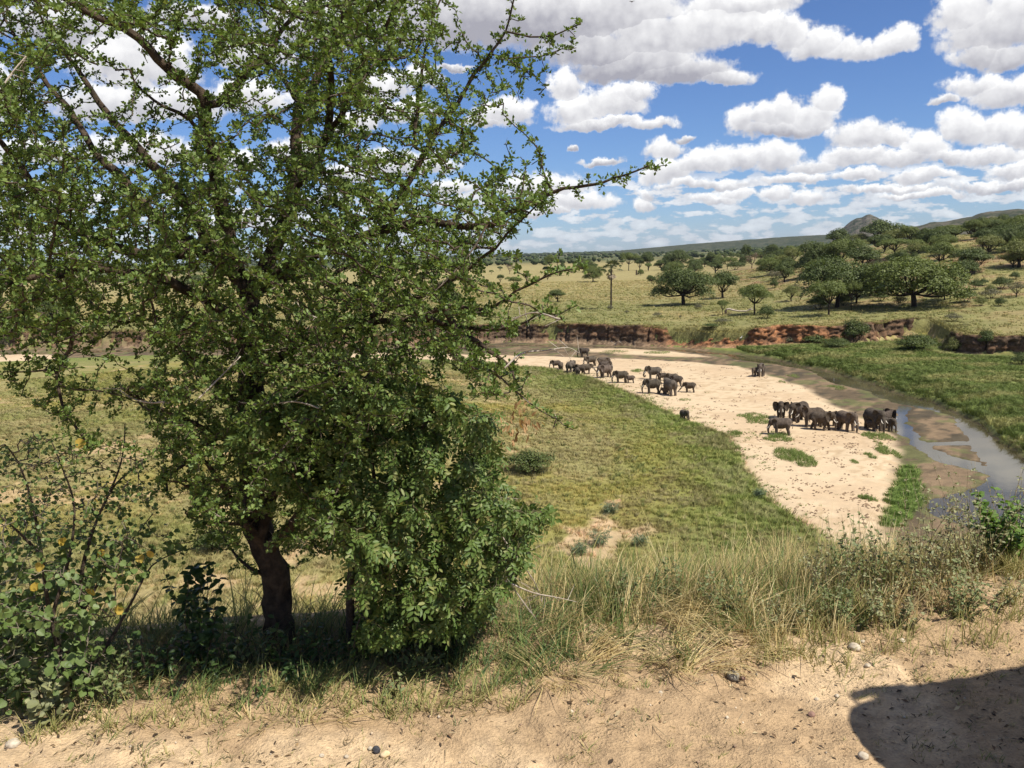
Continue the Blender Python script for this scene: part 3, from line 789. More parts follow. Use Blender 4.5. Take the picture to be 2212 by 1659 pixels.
AC, BU = 'acacia_tree', 'bush'
TREES = [
 # habit, name, label, category, u, base v, top v, width, distance
 ('round', AC, 'big dark acacia with wide round crown and long shadow, just right of the palm', 'tree', 1476, 659, 571, 146, None),
 ('round', AC, 'broad green acacia of many billows, largest crown above the bank on the right', 'tree', 1975, 664, 546, 200, None),
 ('umbrella', AC, 'slender acacia under the right edge of the largest crown above the bank', 'tree', 2040, 648, 598, 62, None),
 ('dome', AC, 'dark tree with a bare trunk right behind the big acacia near the palm', 'tree', 1561, 644, 579, 68, None),
 ('umbrella', AC, 'feathery acacia with a crooked trunk beside the pale fallen log', 'tree', 1630, 680, 609, 89, None),
 ('umbrella', AC, 'little thin acacia left of the pale fallen log', 'tree', 1560, 682, 646, 30, None),
 ('bush', BU, 'low dark bushy tree right of the fallen log, on the brink of the red bank', 'bush', 1656, 688, 655, 44, None),
 ('umbrella', AC, 'umbrella acacia standing before the tall leafy mass', 'tree', 1790, 683, 602, 96, None),
 ('round', AC, 'tall leafy acacia mass rising behind the umbrella acacia at mid bank', 'tree', 1808, 664, 545, 160, None),
 ('umbrella', AC, 'slim young acacia between the umbrella acacia and the biggest crown', 'tree', 1839, 671, 602, 40, None),
 ('round', AC, 'dark crown on the hillside directly above the tall leafy mass', 'tree', 1768, 596, 514, 96, None),
 ('umbrella', AC, 'dark spreading tree left of the dense one on the hillside', 'tree', 1815, 592, 512, 92, None),
 ('dome', AC, 'dense tree on the hillside between the dark spreading tree and wide umbrella', 'tree', 1862, 592, 522, 76, None),
 ('umbrella', AC, 'wide bright umbrella acacia on the hillside below the baobab shape', 'tree', 1934, 556, 513, 97, None),
 ('dome', AC, 'round tree on the skyline just left of the rocky hill', 'tree', 1812, 524, 488, 60, None),
 ('dome', AC, 'tall dark massive tree on the skyline in front of the rocky hill', 'tree', 1900, 522, 470, 88, None),
 ('dome_light', AC, 'lighter rounded tree between the two dark skyline trees by the rocky hill', 'tree', 1858, 526, 500, 40, None),
 ('dome', AC, 'rounded tree on the ridge right of the massive skyline tree', 'tree', 1995, 522, 494, 52, None),
 ('umbrella', AC, 'double umbrella acacia on the ridge under the wooded hills', 'tree', 2064, 521, 484, 72, None),
 ('dome', AC, 'small dark tree on the ridge left of the double umbrella acacia', 'tree', 2032, 514, 485, 34, 640),
 ('dome', AC, 'dark ridge tree right of the double umbrella acacia', 'tree', 2140, 508, 470, 58, 520),
 ('round', AC, 'dark crown on the ridge at the right edge of the view', 'tree', 2200, 508, 464, 74, 480),
 ('dome_light', AC, 'pale green rounded tree on the right hillside below the ridge', 'tree', 2135, 553, 503, 58, None),
 ('dome_grey', AC, 'thin greyish tree on the right hillside, half bare', 'tree', 2093, 580, 534, 66, None),
 ('dome_light', AC, 'pale bushy tree by the right edge, below the grey thin tree', 'tree', 2188, 578, 540, 52, None),
 ('bush', BU, 'dark bush on the grass between the slim young acacia and the biggest crown', 'bush', 1883, 634, 612, 32, None),
 ('bush', BU, 'round dark bush right of the biggest crown above the bank', 'bush', 2086, 653, 619, 43, None),
 ('dome_grey', AC, 'sparse grey tree at the right edge above the bank', 'tree', 2195, 642, 602, 46, None),
 ('dome_light', AC, 'sparse light sapling left of the umbrella acacia at mid bank', 'tree', 1709, 651, 613, 38, None),
 ('bare', 'bare_tree', 'leafless brown tree on the slope above the feathery acacia', 'tree', 1624, 580, 543, 32, None),
 ('dome', AC, 'dark tall shrub on the eroded slope left of the hillside crowns', 'tree', 1703, 598, 550, 34, None),
 ('bush', BU, 'dark scrub on the eroded slope left of the dark tall shrub', 'bush', 1680, 590, 566, 36, None),
 ('bush_grey', BU, 'greyish scrub at the foot of the eroded slope', 'bush', 1672, 606, 578, 40, None),
 ('dome', AC, 'small round tree left of the leafless brown tree', 'tree', 1548, 578, 555, 24, None),
 ('dome', AC, 'rounded tree right behind the big acacia by the palm', 'tree', 1500, 580, 557, 44, None),
 ('dome', AC, 'rounded dark tree above the left shoulder of the big acacia by the palm', 'tree', 1428, 581, 559, 40, None),
 ('round', AC, 'broad dark tree far back above the big acacia by the palm', 'tree', 1461, 571, 536, 57, None),
 ('dome', AC, 'small dark tree far back left of the broad far tree', 'tree', 1400, 572, 541, 27, None),
 ('umbrella', AC, 'flat crowned acacia with bare stem and thin shadow, far left of the big acacia', 'tree', 1358, 579, 543, 42, None),
 ('dome', AC, 'bushy tree next to the flat crowned acacia with bare stem', 'tree', 1382, 571, 550, 26, None),
 ('bush', BU, 'low wide bush below the leafless brown tree', 'bush', 1588, 583, 560, 42, None),
 ('dome', AC, 'small grey green tree behind the low wide bush', 'tree', 1535, 561, 540, 25, None),
 ('round', AC, 'rounded tree on the far slope above the leafless brown tree', 'tree', 1668, 550, 524, 37, None),
 ('dome', AC, 'dark tree on the far slope, left of the rounded one above the leafless tree', 'tree', 1611, 545, 524, 24, None),
 ('umbrella', AC, 'small umbrella acacia alone on the golden grass, left of the bushy pair', 'tree', 1189, 577, 547, 35, None),
 ('bare', 'bare_tree', 'tiny leafless tree, left one of two on the golden plain', 'tree', 1101, 589, 568, 19, None),
 ('umbrella', AC, 'tiny umbrella tree, right one of two on the golden plain', 'tree', 1115, 589, 572, 18, None),
 ('umbrella', AC, 'small flat acacia nearest to the hanging thorn twigs on the plain', 'tree', 1113, 623, 596, 44, None),
 ('dome', AC, 'round little tree with a dark hollow, low on the grass left of the palm', 'tree', 1204, 652, 622, 42, None),
 ('round', AC, 'leaning dark tree just left of the palm crown', 'tree', 1281, 609, 571, 51, None),
 ('round', AC, 'dark tree behind the leaning one left of the palm', 'tree', 1266, 585, 558, 46, None),
 ('dome', AC, 'bushy dark tree left of the leaning tree', 'tree', 1209, 596, 573, 40, None),
 ('dome', AC, 'small ball shaped tree left of the bushy dark one', 'tree', 1179, 589, 574, 16, None),
 ('bush', BU, 'tiny flat bush behind the bushy dark tree on the golden plain', 'bush', 1215, 573, 564, 18, None),
 ('dome', AC, 'pair of dark crowns far behind the flat crowned acacia with bare stem', 'tree', 1400, 562, 540, 28, None),
 # seen through the thorn tree on the left
 ('round', AC, 'grey green acacia at the left edge beyond the river, with a dark shadow', 'tree', 28, 718, 664, 72, None),
 ('round', AC, 'acacia beyond the river seen under the left thorn boughs', 'tree', 118, 704, 640, 74, None),
 ('dome', AC, 'dark tree beyond the river glimpsed through the thorn boughs', 'tree', 243, 618, 598, 60, None),
 ('round', AC, 'large far tree glimpsed between the thorn tree limbs', 'tree', 420, 625, 590, 80, None),
 ('dome', AC, 'dark far tree half hidden by the thorn tree trunk', 'tree', 620, 610, 580, 60, None),
 ('bush', BU, 'small dark bush on the meadow below the left end of the river', 'bush', 337, 788, 776, 26, None),
 ('bush_light', BU, 'pale small bush on the meadow left of the small dark bush', 'bush', 240, 780, 770, 22, None),
 ('bush', BU, 'dark bush on the meadow seen behind the thorn tree trunk', 'bush', 458, 1188, 1142, 88, None),
 # the meadow below
 ('bush', BU, 'big round dark bush alone on the green meadow below', 'bush', 1146, 1021, 966, 116, None),
 ('round', AC, 'leafy acacia filling the gap between tall leafy mass and largest crown', 'tree', 1880, 640, 560, 84, None),
 ('dome', AC, 'dark low tree behind the slim young acacia', 'tree', 1850, 655, 590, 56, None),
 ('bush', BU, 'dark thicket under the tall leafy mass', 'bush', 1770, 668, 630, 58, None),
 ('dome', AC, 'dark rounded tree right of the largest crown on the slope', 'tree', 2085, 612, 556, 60, None),
 ('bush_grey', BU, 'pale scrub between the round dark bush and sparse grey tree', 'bush', 2140, 645, 618, 44, None),
 # along the river bank
 ('bush', BU, 'tall dark green bush overtopping the river bank', 'bush', 1843, 742, 679, 64, None),
 ('bush', BU, 'dark bush against the bank left of the tall overtopping one', 'bush', 1764, 746, 717, 58, None),
 ('bush', BU, 'low dark bush at the foot of the tall overtopping bush', 'bush', 1808, 752, 726, 62, None),
 ('bush', BU, 'wide dark bush against the bank where it slopes down', 'bush', 1976, 757, 715, 92, None),
 ('bush_light', BU, 'bright green upright bush under the right bank', 'bush', 2058, 766, 723, 38, None),
 ('bush', BU, 'dark shrub clinging to the red slump in the bank', 'bush', 1535, 716, 697, 34, None),
 ('bush_grey', BU, 'grey shrub on the bank foot right of the red slump', 'bush', 1706, 741, 722, 30, None),
 ('bush_grey', BU, 'dry grey bush on top of the bank at right', 'bush', 2060, 694, 672, 34, None),
 ('bush_grey', BU, 'greyish bush on top of the red slump', 'bush', 1560, 700, 684, 40, None),
 ('bush', BU, 'dark scrub hanging over the bank near the right edge', 'bush', 2130, 742, 704, 44, None),
 ('bush', BU, 'dark bush at the right edge under the bank', 'bush', 2206, 790, 758, 40, None),
 ('bush_grey', BU, 'small grey bush on the grass below the big acacia shadow', 'bush', 1420, 685, 672, 22, None),
 ('bush_grey', BU, 'small grey bush near the big acacia trunk', 'bush', 1508, 668, 654, 24, None),
]
for hb, nm, lb, ct, u, vb, vt, w, ds in TREES:
    plant_px(hb, nm, lb, ct, u, vb, vt, w, dist=ds)

# scattered trees of the same kinds farther out
MARKS = [(1320, 600, 'the palm'), (1476, 610, 'the big acacia by the palm'), (1975, 610, 'the largest crown above the bank'), (1630, 640, 'the feathery acacia'), (1597, 672, 'the fallen log'), (1808, 600, 'the tall leafy mass'),
         (1934, 530, 'the wide umbrella acacia'), (1900, 495, 'the massive skyline tree'), (1880, 470, 'the rocky hill'), (2064, 500, 'the double umbrella acacia'), (2200, 485, 'the ridge crown at the right edge'), (2135, 525, 'the pale rounded tree'),
         (2093, 555, 'the thin grey tree'), (1624, 560, 'the leafless brown tree'), (1358, 560, 'the flat crowned acacia with bare stem'), (1461, 553, 'the broad far tree'), (1189, 560, 'the lone small umbrella'), (1281, 590, 'the leaning dark tree'),
         (1204, 637, 'the round little tree'), (1107, 580, 'the two tiny trees'), (1375, 588, 'the thin stump'), (2086, 635, 'the round dark bush'), (1561, 610, 'the dark tree with bare trunk'), (2195, 622, 'the sparse grey tree'), (1843, 710, 'the tall bank bush'),
         (28, 690, 'the acacia at the left edge'), (540, 640, 'the thorn tree trunk'), (300, 600, 'the left thorn boughs'), (880, 560, 'the long right thorn bough'), (1709, 630, 'the sparse sapling'), (1703, 575, 'the dark tall shrub'), (1668, 537, 'the rounded far slope tree')]
USED = set()
SHAPE = {'round': 'broad dark tree', 'dome': 'domed dark tree', 'dome_light': 'pale green tree', 'umbrella': 'flat topped acacia', 'bush': 'dark bush', 'bush_grey': 'greyish bush', 'bush_light': 'light green bush'}
def place_label(habit, where, u, v):
    for _, mu, mv, nm in sorted(((math.hypot(u-a, (v-b)*1.4), a, b, c) for a, b, c in MARKS)):
        du, dv = u-mu, v-mv; far = math.hypot(du, dv)
        side = '' if abs(du) < 10 else ('left of' if du < 0 else 'right of'); up = '' if abs(dv) < 7 else ('above' if dv < 0 else 'below')
        for how in (('close', '') if far < 70 else ('some way', 'well')) :
            rel = ' and '.join(q for q in (up, side) if q) or 'behind'
            lb = f"{SHAPE[habit]} {where}, {how+' ' if how else ''}{rel} {nm}"
            if lb not in USED and len(lb.split()) <= 16: USED.add(lb); return lb
    return f"{SHAPE[habit]} {where}"
def pic(p):
    q = Vector(p)-Vector((0, 0, CZ)); k = q.dot(FWD); return UC+FPX*q.dot(RGT)/k, VC-FPX*q.dot(UPV)/k
def scatter_trees(n, u0, u1, d0, d1, habits, where, group, hr, wr, seed, keep=None, name=AC, cat='tree'):
    r = random.Random(seed); got = 0; tries = 0
    while got < n and tries < n*60:
        tries += 1
        u = r.uniform(u0, u1); d = d0*(d1/d0)**r.random()
        a = math.atan((u-UC)/FPX); x, y = d*math.sin(a), d*math.cos(a)
        if keep and r.random() > keep(x, y): continue
        h = r.uniform(*hr); hb = r.choice(habits); z = hz(x, y); pu, pv = pic((x, y, z+h*.5))
        plant(hb, name, place_label(hb, where, pu, pv), cat, x, y, z, h, h*r.uniform(*wr), group); got += 1
scatter_trees(85, 1600, 2260, 360, 900, ['round', 'dome', 'umbrella', 'dome', 'dome_light'], 'on the hillside', 'trees crowding the right hillside', (7, 12), (1.0, 1.6), 1, lambda x, y: 0.9 if hill(np.array(x), np.array(y)) > 5 else 0.3)
scatter_trees(56, 1640, 2240, 262, 470, ['bush', 'bush_grey', 'bush_light', 'bush_grey', 'bush'], 'on the hillside', 'scrub on the right hillside', (1.8, 4.6), (1.0, 1.6), 2, lambda x, y: 1.0 if hill(np.array(x), np.array(y)) > 2 else 0.05, BU, 'bush')
scatter_trees(56, 1220, 1800, 620, 1500, ['round', 'dome', 'umbrella', 'dome'], 'in the far belt', 'trees in the far belt', (7, 11), (1.0, 1.6), 3, lambda x, y: float(sm((math.degrees(math.atan2(x, y))-3)/12)))
scatter_trees(24, 1060, 1500, 520, 1400, ['umbrella', 'dome', 'round', 'bush'], 'on the golden plain', 'trees dotted over the golden plain', (4, 7), (1.0, 1.6), 4)
scatter_trees(20, 0, 1000, 340, 1400, ['umbrella', 'dome', 'round', 'round'], 'beyond the river', 'trees behind the thorn tree', (5, 10), (1.0, 1.6), 5)
scatter_trees(14, 1120, 1700, 262, 420, ['bush_grey', 'bush_light'], 'in the plain grass', 'pale shrubs in the plain grass', (0.8, 1.6), (1.0, 1.5), 6, None, BU, 'bush')

# the wood along the horizon: one mass
def far_wood():
    r = np.random.default_rng(300)
    V, F = [], []; n = 0
    N = 3600
    a = np.radians(r.uniform(-40, 42, N)); d = 1400*(14000/1400)**(r.random(N)**0.8)
    x, y = d*np.sin(a), d*np.cos(a)
    kp = (fbm(x/260, y/260, 92, 3) > 0.42) | (d > 2600); x, y, d = x[kp], y[kp], d[kp]
    z = height(x, y); h = r.uniform(5, 10, len(x))*(1+0.12*(d/3000)); w = h*r.uniform(.9, 1.6, len(x))*(1+(d > 4000)*1.4)
    ring = [(math.cos(t), math.sin(t)) for t in np.arange(7)/7*6.283]
    for i in range(len(x)):
        vv = []
        for f, rad in ((0.0, .35), (.35, .9), (.7, 1.0), (.95, .55)):
            for (c, s) in ring:
                q = rad*(0.75+0.5*r.random()); vv.append((x[i]+c*q*w[i]*.5, y[i]+s*q*w[i]*.5, z[i]+h[i]*(f+0.06*r.normal())))
        vv.append((x[i], y[i], z[i]+h[i]))
        for k in range(3):
            for j in range(7): F.append((n+k*7+j, n+k*7+(j+1) % 7, n+(k+1)*7+(j+1) % 7, n+(k+1)*7+j))
        for j in range(7): F.append((n+21+j, n+21+(j+1) % 7, n+28, n+28))
        V += vv; n += 29
    F = np.array(F); tri = F[:, 2] == F[:, 3]
    m, t, o = new_mat('far_wood_leaf')
    f, _ = noise(geo_pos(t), 0.35, 4, 0.7); g, _ = noise(geo_pos(t), 0.02, 2)
    bsdf(t, o, mixc((f*.6+g*.4).ss(.4, .6), (0.026, 0.040, 0.016), (0.078, 0.092, 0.040)), .95, .05)
    kind(mk('far_woodland', np.array(V), [F[~tri], F[tri][:, :3]], m), 'stuff', 'dark woodland running along the horizon')
far_wood()

# the palm
def palm(u, vb, vt):
    x, y, z = ground(u, vb); D = math.hypot(x, y); H = (vb-vt)*D/FPX
    o = thing('palm_tree', 'single tall palm with a bare grey stem and ragged crown on the grass', 'palm', (x, y, z))
    pts = resample([(0, 0, -.3), (.1, 0, H*.4), (.25, .1, H*.86)], 0.5)
    V, Q, T = sweep(pts, np.linspace(.34, .24, len(pts)), 8, .05, 3); a = Acc(); a.add(V, Q, T)
    a.build('trunk', M_FARBARK, o, True)
    top = pts[-1]; r = np.random.default_rng(5)
    ML = leaf_mat('palm_frond', (0.10, 0.12, 0.055), (0.17, 0.18, 0.09), trans=.2); MD = leaf_mat('dead_frond', (.2, .15, .09), (.32, .25, .16), trans=.15)
    for i in range(26):
        dead = i >= 18
        el_ = r.uniform(-.2, 1.3) if not dead else r.uniform(-1.4, -.7); az_ = i*2.4
        L = H*.135*r.uniform(.8, 1.15)
        d = np.array([math.cos(az_)*math.cos(el_), math.sin(az_)*math.cos(el_), math.sin(el_)])
        ac = Acc(); stem = resample([top, top+d*L*.55, top+d*L+np.array([0, 0, -.18*L])], L/6)
        V, Q, T = sweep(stem, np.linspace(.06, .03, len(stem)), 4); ac.add(V, Q, T)
        nl = 16; e = stem[-1]; ang = np.linspace(-1.3, 1.3, nl)
        side = np.cross(d, [0, 0, 1]); side /= np.linalg.norm(side)+1e-6
        Dd = np.cos(ang)[:, None]*d+np.sin(ang)[:, None]*side+np.array([0, 0, -.25])+r.normal(0, .1, (nl, 3))
        V, F = leaf_mesh(np.tile(e, (nl, 1)), Dd, np.tile(np.cross(side, d), (nl, 1))+r.normal(0, .2, (nl, 3)), np.full(nl, L*.75), np.full(nl, L*.16)); ac.add(V, F)
        ac.build('dead_frond' if dead else 'frond', MD if dead else ML, o)
palm(1320, 668, 566)
plant_px('bush_grey', BU, 'little grey bush around the foot of the palm', 'bush', 1318, 671, 656, 16)

# the fallen trunk on the plain, a stump, the bird
x, y, z = ground(1597, 676); D = math.hypot(x, y); s = D/FPX
o = thing('fallen_log', 'pale curved fallen tree trunk lying on the grass by the feathery acacia', 'log', (x, y, z))
a = Acc()
for pts, r0, r1 in (([(-28, 0, 1), (-27, 1, 7), (-22, 1, 9), (-12, 0, 6), (0, 0, 4), (14, -2, 4), (24, -2, 7), (28, -1, 5)], 2.0, 1.3), ([(14, -2, 4), (22, -4, 9), (27, -6, 11)], 1.0, .5), ([(-20, 1, 8), (-10, 6, 7), (-2, 9, 2)], 1.2, .6)):
    p = resample(np.array(pts)*s, 3*s); V, Q, T = sweep(p, np.linspace(r0, r1, len(p))*s, 7, .1, 3); a.add(V, Q, T)
a.build('trunk', M_DEAD, o, True)
a = Acc()
p = resample(np.array([(-29, 0, 0), (-28.5, 0, 4), (-26, 1, 8)])*s, 2*s); V, Q, T = sweep(p, np.linspace(2.6, 2.0, len(p))*s, 7, .15, 4); a.add(V, Q, T)
a.build('root_stub', M_BARK, o, True)
x, y, z = ground(1375, 594); D = math.hypot(x, y)
o = thing('tree_stump', 'thin dark stump standing upright in the grass between palm and big acacia', 'stump', (x, y, z)); a = Acc()
p = resample(np.array([(0, 0, -1), (0.3, 0, 4), (-.3, 0, 8), (.4, 0, 11)])*D/FPX, 2*D/FPX); V, Q, T = sweep(p, np.linspace(2.2, 1.2, len(p))*D/FPX, 7, .12, 1); a.add(V, Q, T)
a.build('stem', M_BARK, o, True)
x, y, z = ground(1601, 737); D = math.hypot(x, y); s = D/FPX
o = thing('egret', 'tiny white bird standing below the red bank by dead branches', 'bird', (x, y, z+.3)); a = Acc()
p = np.array([(-3, 0, 2.2), (-1.5, 0, 3), (0, 0, 3.6), (1, 0, 4.6), (1.1, 0, 6), (1.6, 0, 6.6), (2.8, 0, 6.4)])*s; V, Q, T = sweep(p, np.array([.3, 1.1, 1.4, .6, .4, .5, .1])*s, 7); a.add(V, Q, T)
m, t, oo = new_mat('white_feather'); bsdf(t, oo, (.8, .8, .78)); a.build('body', m, o, True)
a = Acc(); V, F = tubes(np.array([(0, .4, 2.4), (-.3, -.4, 2.4)])*s, np.array([(0, .4, -1.2), (-.3, -.4, -1.2)])*s, [.22*s]*2, [.2*s]*2, 4); a.add(V, F); a.build('leg', M_BARK, o)
# dead branches washed up against the bank
def driftwood(u, v, seed, label, size=26, n=7):
    x, y, z = ground(u, v); s = math.hypot(x, y)/FPX; r = np.random.default_rng(seed)
    o = thing('dead_branch', label, 'branch', (x, y, z)); a = Acc()
    for i in range(n):
        d = rand_dirs(1, r)[0]*size*s*r.uniform(.4, 1); d[2] = abs(d[2])*.6; st = r.normal(0, 3*s, 3); st[2] = abs(st[2])*.4
        p = resample([st, st+d*.5+r.normal(0, 2*s, 3), st+d], 4*s); V, Q, T = sweep(p, np.linspace(.8, .25, len(p))*s, 5, .1, i); a.add(V, Q, T)
    a.build('limb', M_DEAD, o, True)
driftwood(1618, 742, 2, 'tangle of pale dead branches at the foot of the red bank')
driftwood(1330, 744, 3, 'dark dead branches on the far river margin under the bank', 30, 5)
# a bird far up in the clouds
d = ray(1365, 4); k = 60; o = thing('soaring_bird', 'tiny dark bird soaring high against the top cloud', 'bird', tuple(np.array(d)*k+np.array([0, 0, CZ]))); a = Acc()
V = np.array([(-.22, 0, .04), (-.1, .06, .05), (0, .08, 0), (.1, .06, .05), (.22, 0, .04), (.1, -.05, .05), (0, -.1, 0), (-.1, -.05, .05), (0, 0, .03), (0, 0, -.04)])
F = [(0, 7, 1), (1, 7, 8), (1, 8, 2), (2, 8, 3), (3, 8, 5), (3, 5, 4), (8, 7, 6), (8, 6, 5), (9, 2, 1), (9, 1, 7), (9, 7, 6), (9, 6, 5), (9, 5, 3), (9, 3, 2)]
a.add(V, np.array(F)); a.build('wings', M_BARK, o)

# ------------------------------------------------------------------ elephants
m, t, o_ = new_mat('elephant_hide')
p_ = obj_pos(t); f, _ = noise(p_, 6, 5, .65); g, _ = noise(p_, 30, 3, .6)
c_ = mixc((f*.7+g*.3).ss(.35, .65), (0.050, 0.040, 0.032), (0.108, 0.088, 0.070))
oi_ = t.nodes.new('ShaderNodeObjectInfo'); c_ = mulc(c_, X(oi_.outputs['Color']))
bsdf(t, o_, c_, .85, .15, f*.5+g*.5, .5, .03)
M_HIDE = m
m, t, o_ = new_mat('ivory'); bsdf(t, o_, (.72, .66, .55), .4, .4); M_IVORY = m
def capsule(a, p0, p1, r0, r1, n=12, sy=1.0, sz=1.0):
    p0, p1 = np.array(p0, float), np.array(p1, float); d = p1-p0; L = np.linalg.norm(d); d = d/L if L > 1e-6 else np.array([1., 0, 0])
    ref = np.array([0, 1., 0]) if abs(d[1]) < .9 else np.array([1., 0, 0])
    A = np.cross(d, ref); A /= np.linalg.norm(A); B = np.cross(d, A); V = []
    st = [(-1, 0)]+[(-math.cos(k), math.sin(k)) for k in (.5, 1.0, 1.57)]
    prof = [(p0+d*r0*c, r0*s) for c, s in st]+[(p1+d*r1*-c, r1*s) for c, s in st[::-1]]
    rings = prof[1:-1]; V.append(prof[0][0])
    for c, r in rings:
        for j in range(n): t = j/n*6.28318; V.append(c+A*math.cos(t)*r*sz+B*math.sin(t)*r*sy)
    V.append(prof[-1][0]); F, T = [], []
    for i in range(len(rings)-1):
        for j in range(n): F.append((1+i*n+j, 1+i*n+(j+1) % n, 1+(i+1)*n+(j+1) % n, 1+(i+1)*n+j))
    for j in range(n): T.append((0, 1+(j+1) % n, 1+j)); T.append((len(V)-1, 1+(len(rings)-1)*n+j, 1+(len(rings)-1)*n+(j+1) % n))
    a.add(np.array(V), np.array(F), np.array(T))
def remesh(obj, vox, smooth=6):
    m = obj.modifiers.new('r', 'REMESH'); m.mode = 'VOXEL'; m.voxel_size = vox
    s = obj.modifiers.new('s', 'SMOOTH'); s.iterations = smooth; s.factor = .5
    dg = bpy.context.evaluated_depsgraph_get(); me = bpy.data.meshes.new_from_object(obj.evaluated_get(dg))
    bpy.data.objects.remove(obj)
    me.polygons.foreach_set('use_smooth', np.ones(len(me.polygons), bool))
    return me
def chain(a, pts, rad, sy=1.0):
    for i in range(len(pts)-1): capsule(a, pts[i], pts[i+1], rad[i], rad[i+1], 10, sy=sy)
def elephant_mesh(pose, calf=False, seed=0):
    """body faces +X, shoulder height 1; returns mesh data of body, ear, tail, tusk"""
    a = Acc(); hs = 1.12 if calf else 1.0
    gait = {'walk': (.13, -.12, -.14, .12), 'amble': (.06, -.05, -.07, .05)}.get(pose, (.015, -.03, -.02, .03))
    # barrel, shoulders, rump
    capsule(a, (-.34, 0, .665), (.24, 0, .645), .265, .26, 16, sy=.94)
    capsule(a, (-.42, 0, .71), (-.30, 0, .73), .215, .215, 14)
    capsule(a, (.18, 0, .72), (.28, 0, .73), .225, .21, 14, sy=.92)
    capsule(a, (-.1, 0, .55), (.12, 0, .54), .21, .20, 14)
    # legs: front nearly straight, hind with a forward knee
    for sgn, g in ((1, gait[0]), (-1, gait[1])):
        y = .135*sgn
        chain(a, [(.25, y, .60), (.255+g*.45, y, .32), (.245+g, y, .07)], [.125, .088, .075]); capsule(a, (.25+g, y, .05), (.275+g, y, .045), .083, .078)
    for sgn, g in ((1, gait[2]), (-1, gait[3])):
        y = .135*sgn
        chain(a, [(-.42, y, .60), (-.38+g*.5, y, .36), (-.45+g*.8, y, .20), (-.45+g, y, .06)], [.15, .095, .075, .073]); capsule(a, (-.45+g, y, .05), (-.425+g, y, .045), .080, .074)
    # neck and head
    dz = {'down': -.10, 'reach': -.06, 'curl': .0, 'walk': -.02, 'amble': -.05, 'spread': .02, 'stand': -.04}.get(pose, -.04)
    H = np.array([.55, 0, .80+dz])
    capsule(a, (.30, 0, .76), H+(-.06, 0, -.01), .195, .165*hs, 14)
    capsule(a, H+(-.02, 0, .05), H+(.04, 0, .0), .155*hs, .14*hs, 14, sy=.95)
    capsule(a, H+(.04, 0, -.02), H+(.10, 0, -.14), .125*hs, .098*hs, 12)
    capsule(a, H+(.0, 0, -.12), H+(.075, 0, -.20), .075, .045, 10)      # lower jaw
    B = H+(.12, 0, -.15)
    T = {'curl': [B, B+(.09, 0, -.16), B+(.13, 0, -.31), B+(.08, 0, -.42), B+(-.01, 0, -.40), B+(-.03, 0, -.31)],
         'reach': [B, B+(.12, 0, -.14), B+(.26, 0, -.30), B+(.40, 0, -.43), B+(.52, 0, -.54)],
         'down': [B, B+(.05, 0, -.17), B+(.06, 0, -.33), B+(.02, 0, -.46), B+(.04, 0, -.535)]}.get(pose, [B, B+(.06, 0, -.17), B+(.08, 0, -.34), B+(.05, 0, -.50), B+(.075, 0, -.575)])
    T = [np.array(q) for q in T]
    for q in T: q[2] = max(q[2], .035)
    rad = np.linspace(.092, .034, len(T))
    chain(a, T, rad)
    body = a.build('elephant_body', M_HIDE); body_me = remesh(body, .024, 5); body_me.materials.clear(); body_me.materials.append(M_HIDE)
    # ear: a broad fan, thick enough to have two faces
    out = [(0, .10), (-.10, .155), (-.22, .15), (-.30, .08), (-.325, -.04), (-.29, -.16), (-.22, -.27), (-.15, -.345), (-.10, -.30), (-.06, -.2), (-.02, -.1)]
    es = (.80 if calf else 1.0)*(1.08 if pose == 'spread' else 1.0)
    flare = {'spread': 1.25, 'walk': .5}.get(pose, .30)
    ears = []
    for sgn in (1, -1):
        V = []
        for th in (.008, -.008):
            for (ex, ez) in [(-.14, -.06)]+out:
                r_ = abs(ex); bul = .035*math.sin(min(1, r_/.3)*3.14)
                px = ex*math.cos(flare)*es; py = (abs(ex)*math.sin(flare)+bul+th)*es
                V.append((H[0]-.035+px, sgn*(.125*hs+py), H[2]+.035+ez*es))
        n = len(out)+1; F3 = []; F4 = []
        for k in (0, n):
            for j in range(1, n): F3.append((k, k+j, k+(j % (n-1))+1) if k == 0 else (k, k+(j % (n-1))+1, k+j))
        for j in range(1, n): F4.append((j, (j % (n-1))+1, n+(j % (n-1))+1, n+j))
        ears.append(mk('ear', np.array(V), [np.array(F3), np.array(F4)], M_HIDE, link=False).data)
    p = resample([(-.60, 0, .80), (-.665, 0, .70), (-.675, 0, .5), (-.65, .01, .36)], .05); V, Q, T3 = sweep(p, np.concatenate([np.linspace(.03, .012, len(p)-2), [.022, .012]]), 6)
    q = Acc(); q.add(V, Q, T3); tail = q.build('tail', M_HIDE, link=False, smooth=True).data
    tusks = []
    for sgn in (1, -1):
        p = resample([B+(-.03, sgn*.075, -.01), B+(.05, sgn*.10, -.12), B+(.17, sgn*.10, -.17)], .03); V, Q, T3 = sweep(p, np.linspace(.024, .008, len(p)), 7)
        q = Acc(); q.add(V, Q, T3); tusks.append(q.build('tusk', M_IVORY, link=False, smooth=True).data)
    return body_me, ears, tail, tusks
POSES = {(ps, cf): elephant_mesh(ps, cf) for ps, cf in (('stand', False), ('down', False), ('curl', False), ('reach', False), ('walk', False), ('amble', False), ('spread', False), ('stand', True), ('amble', True))}
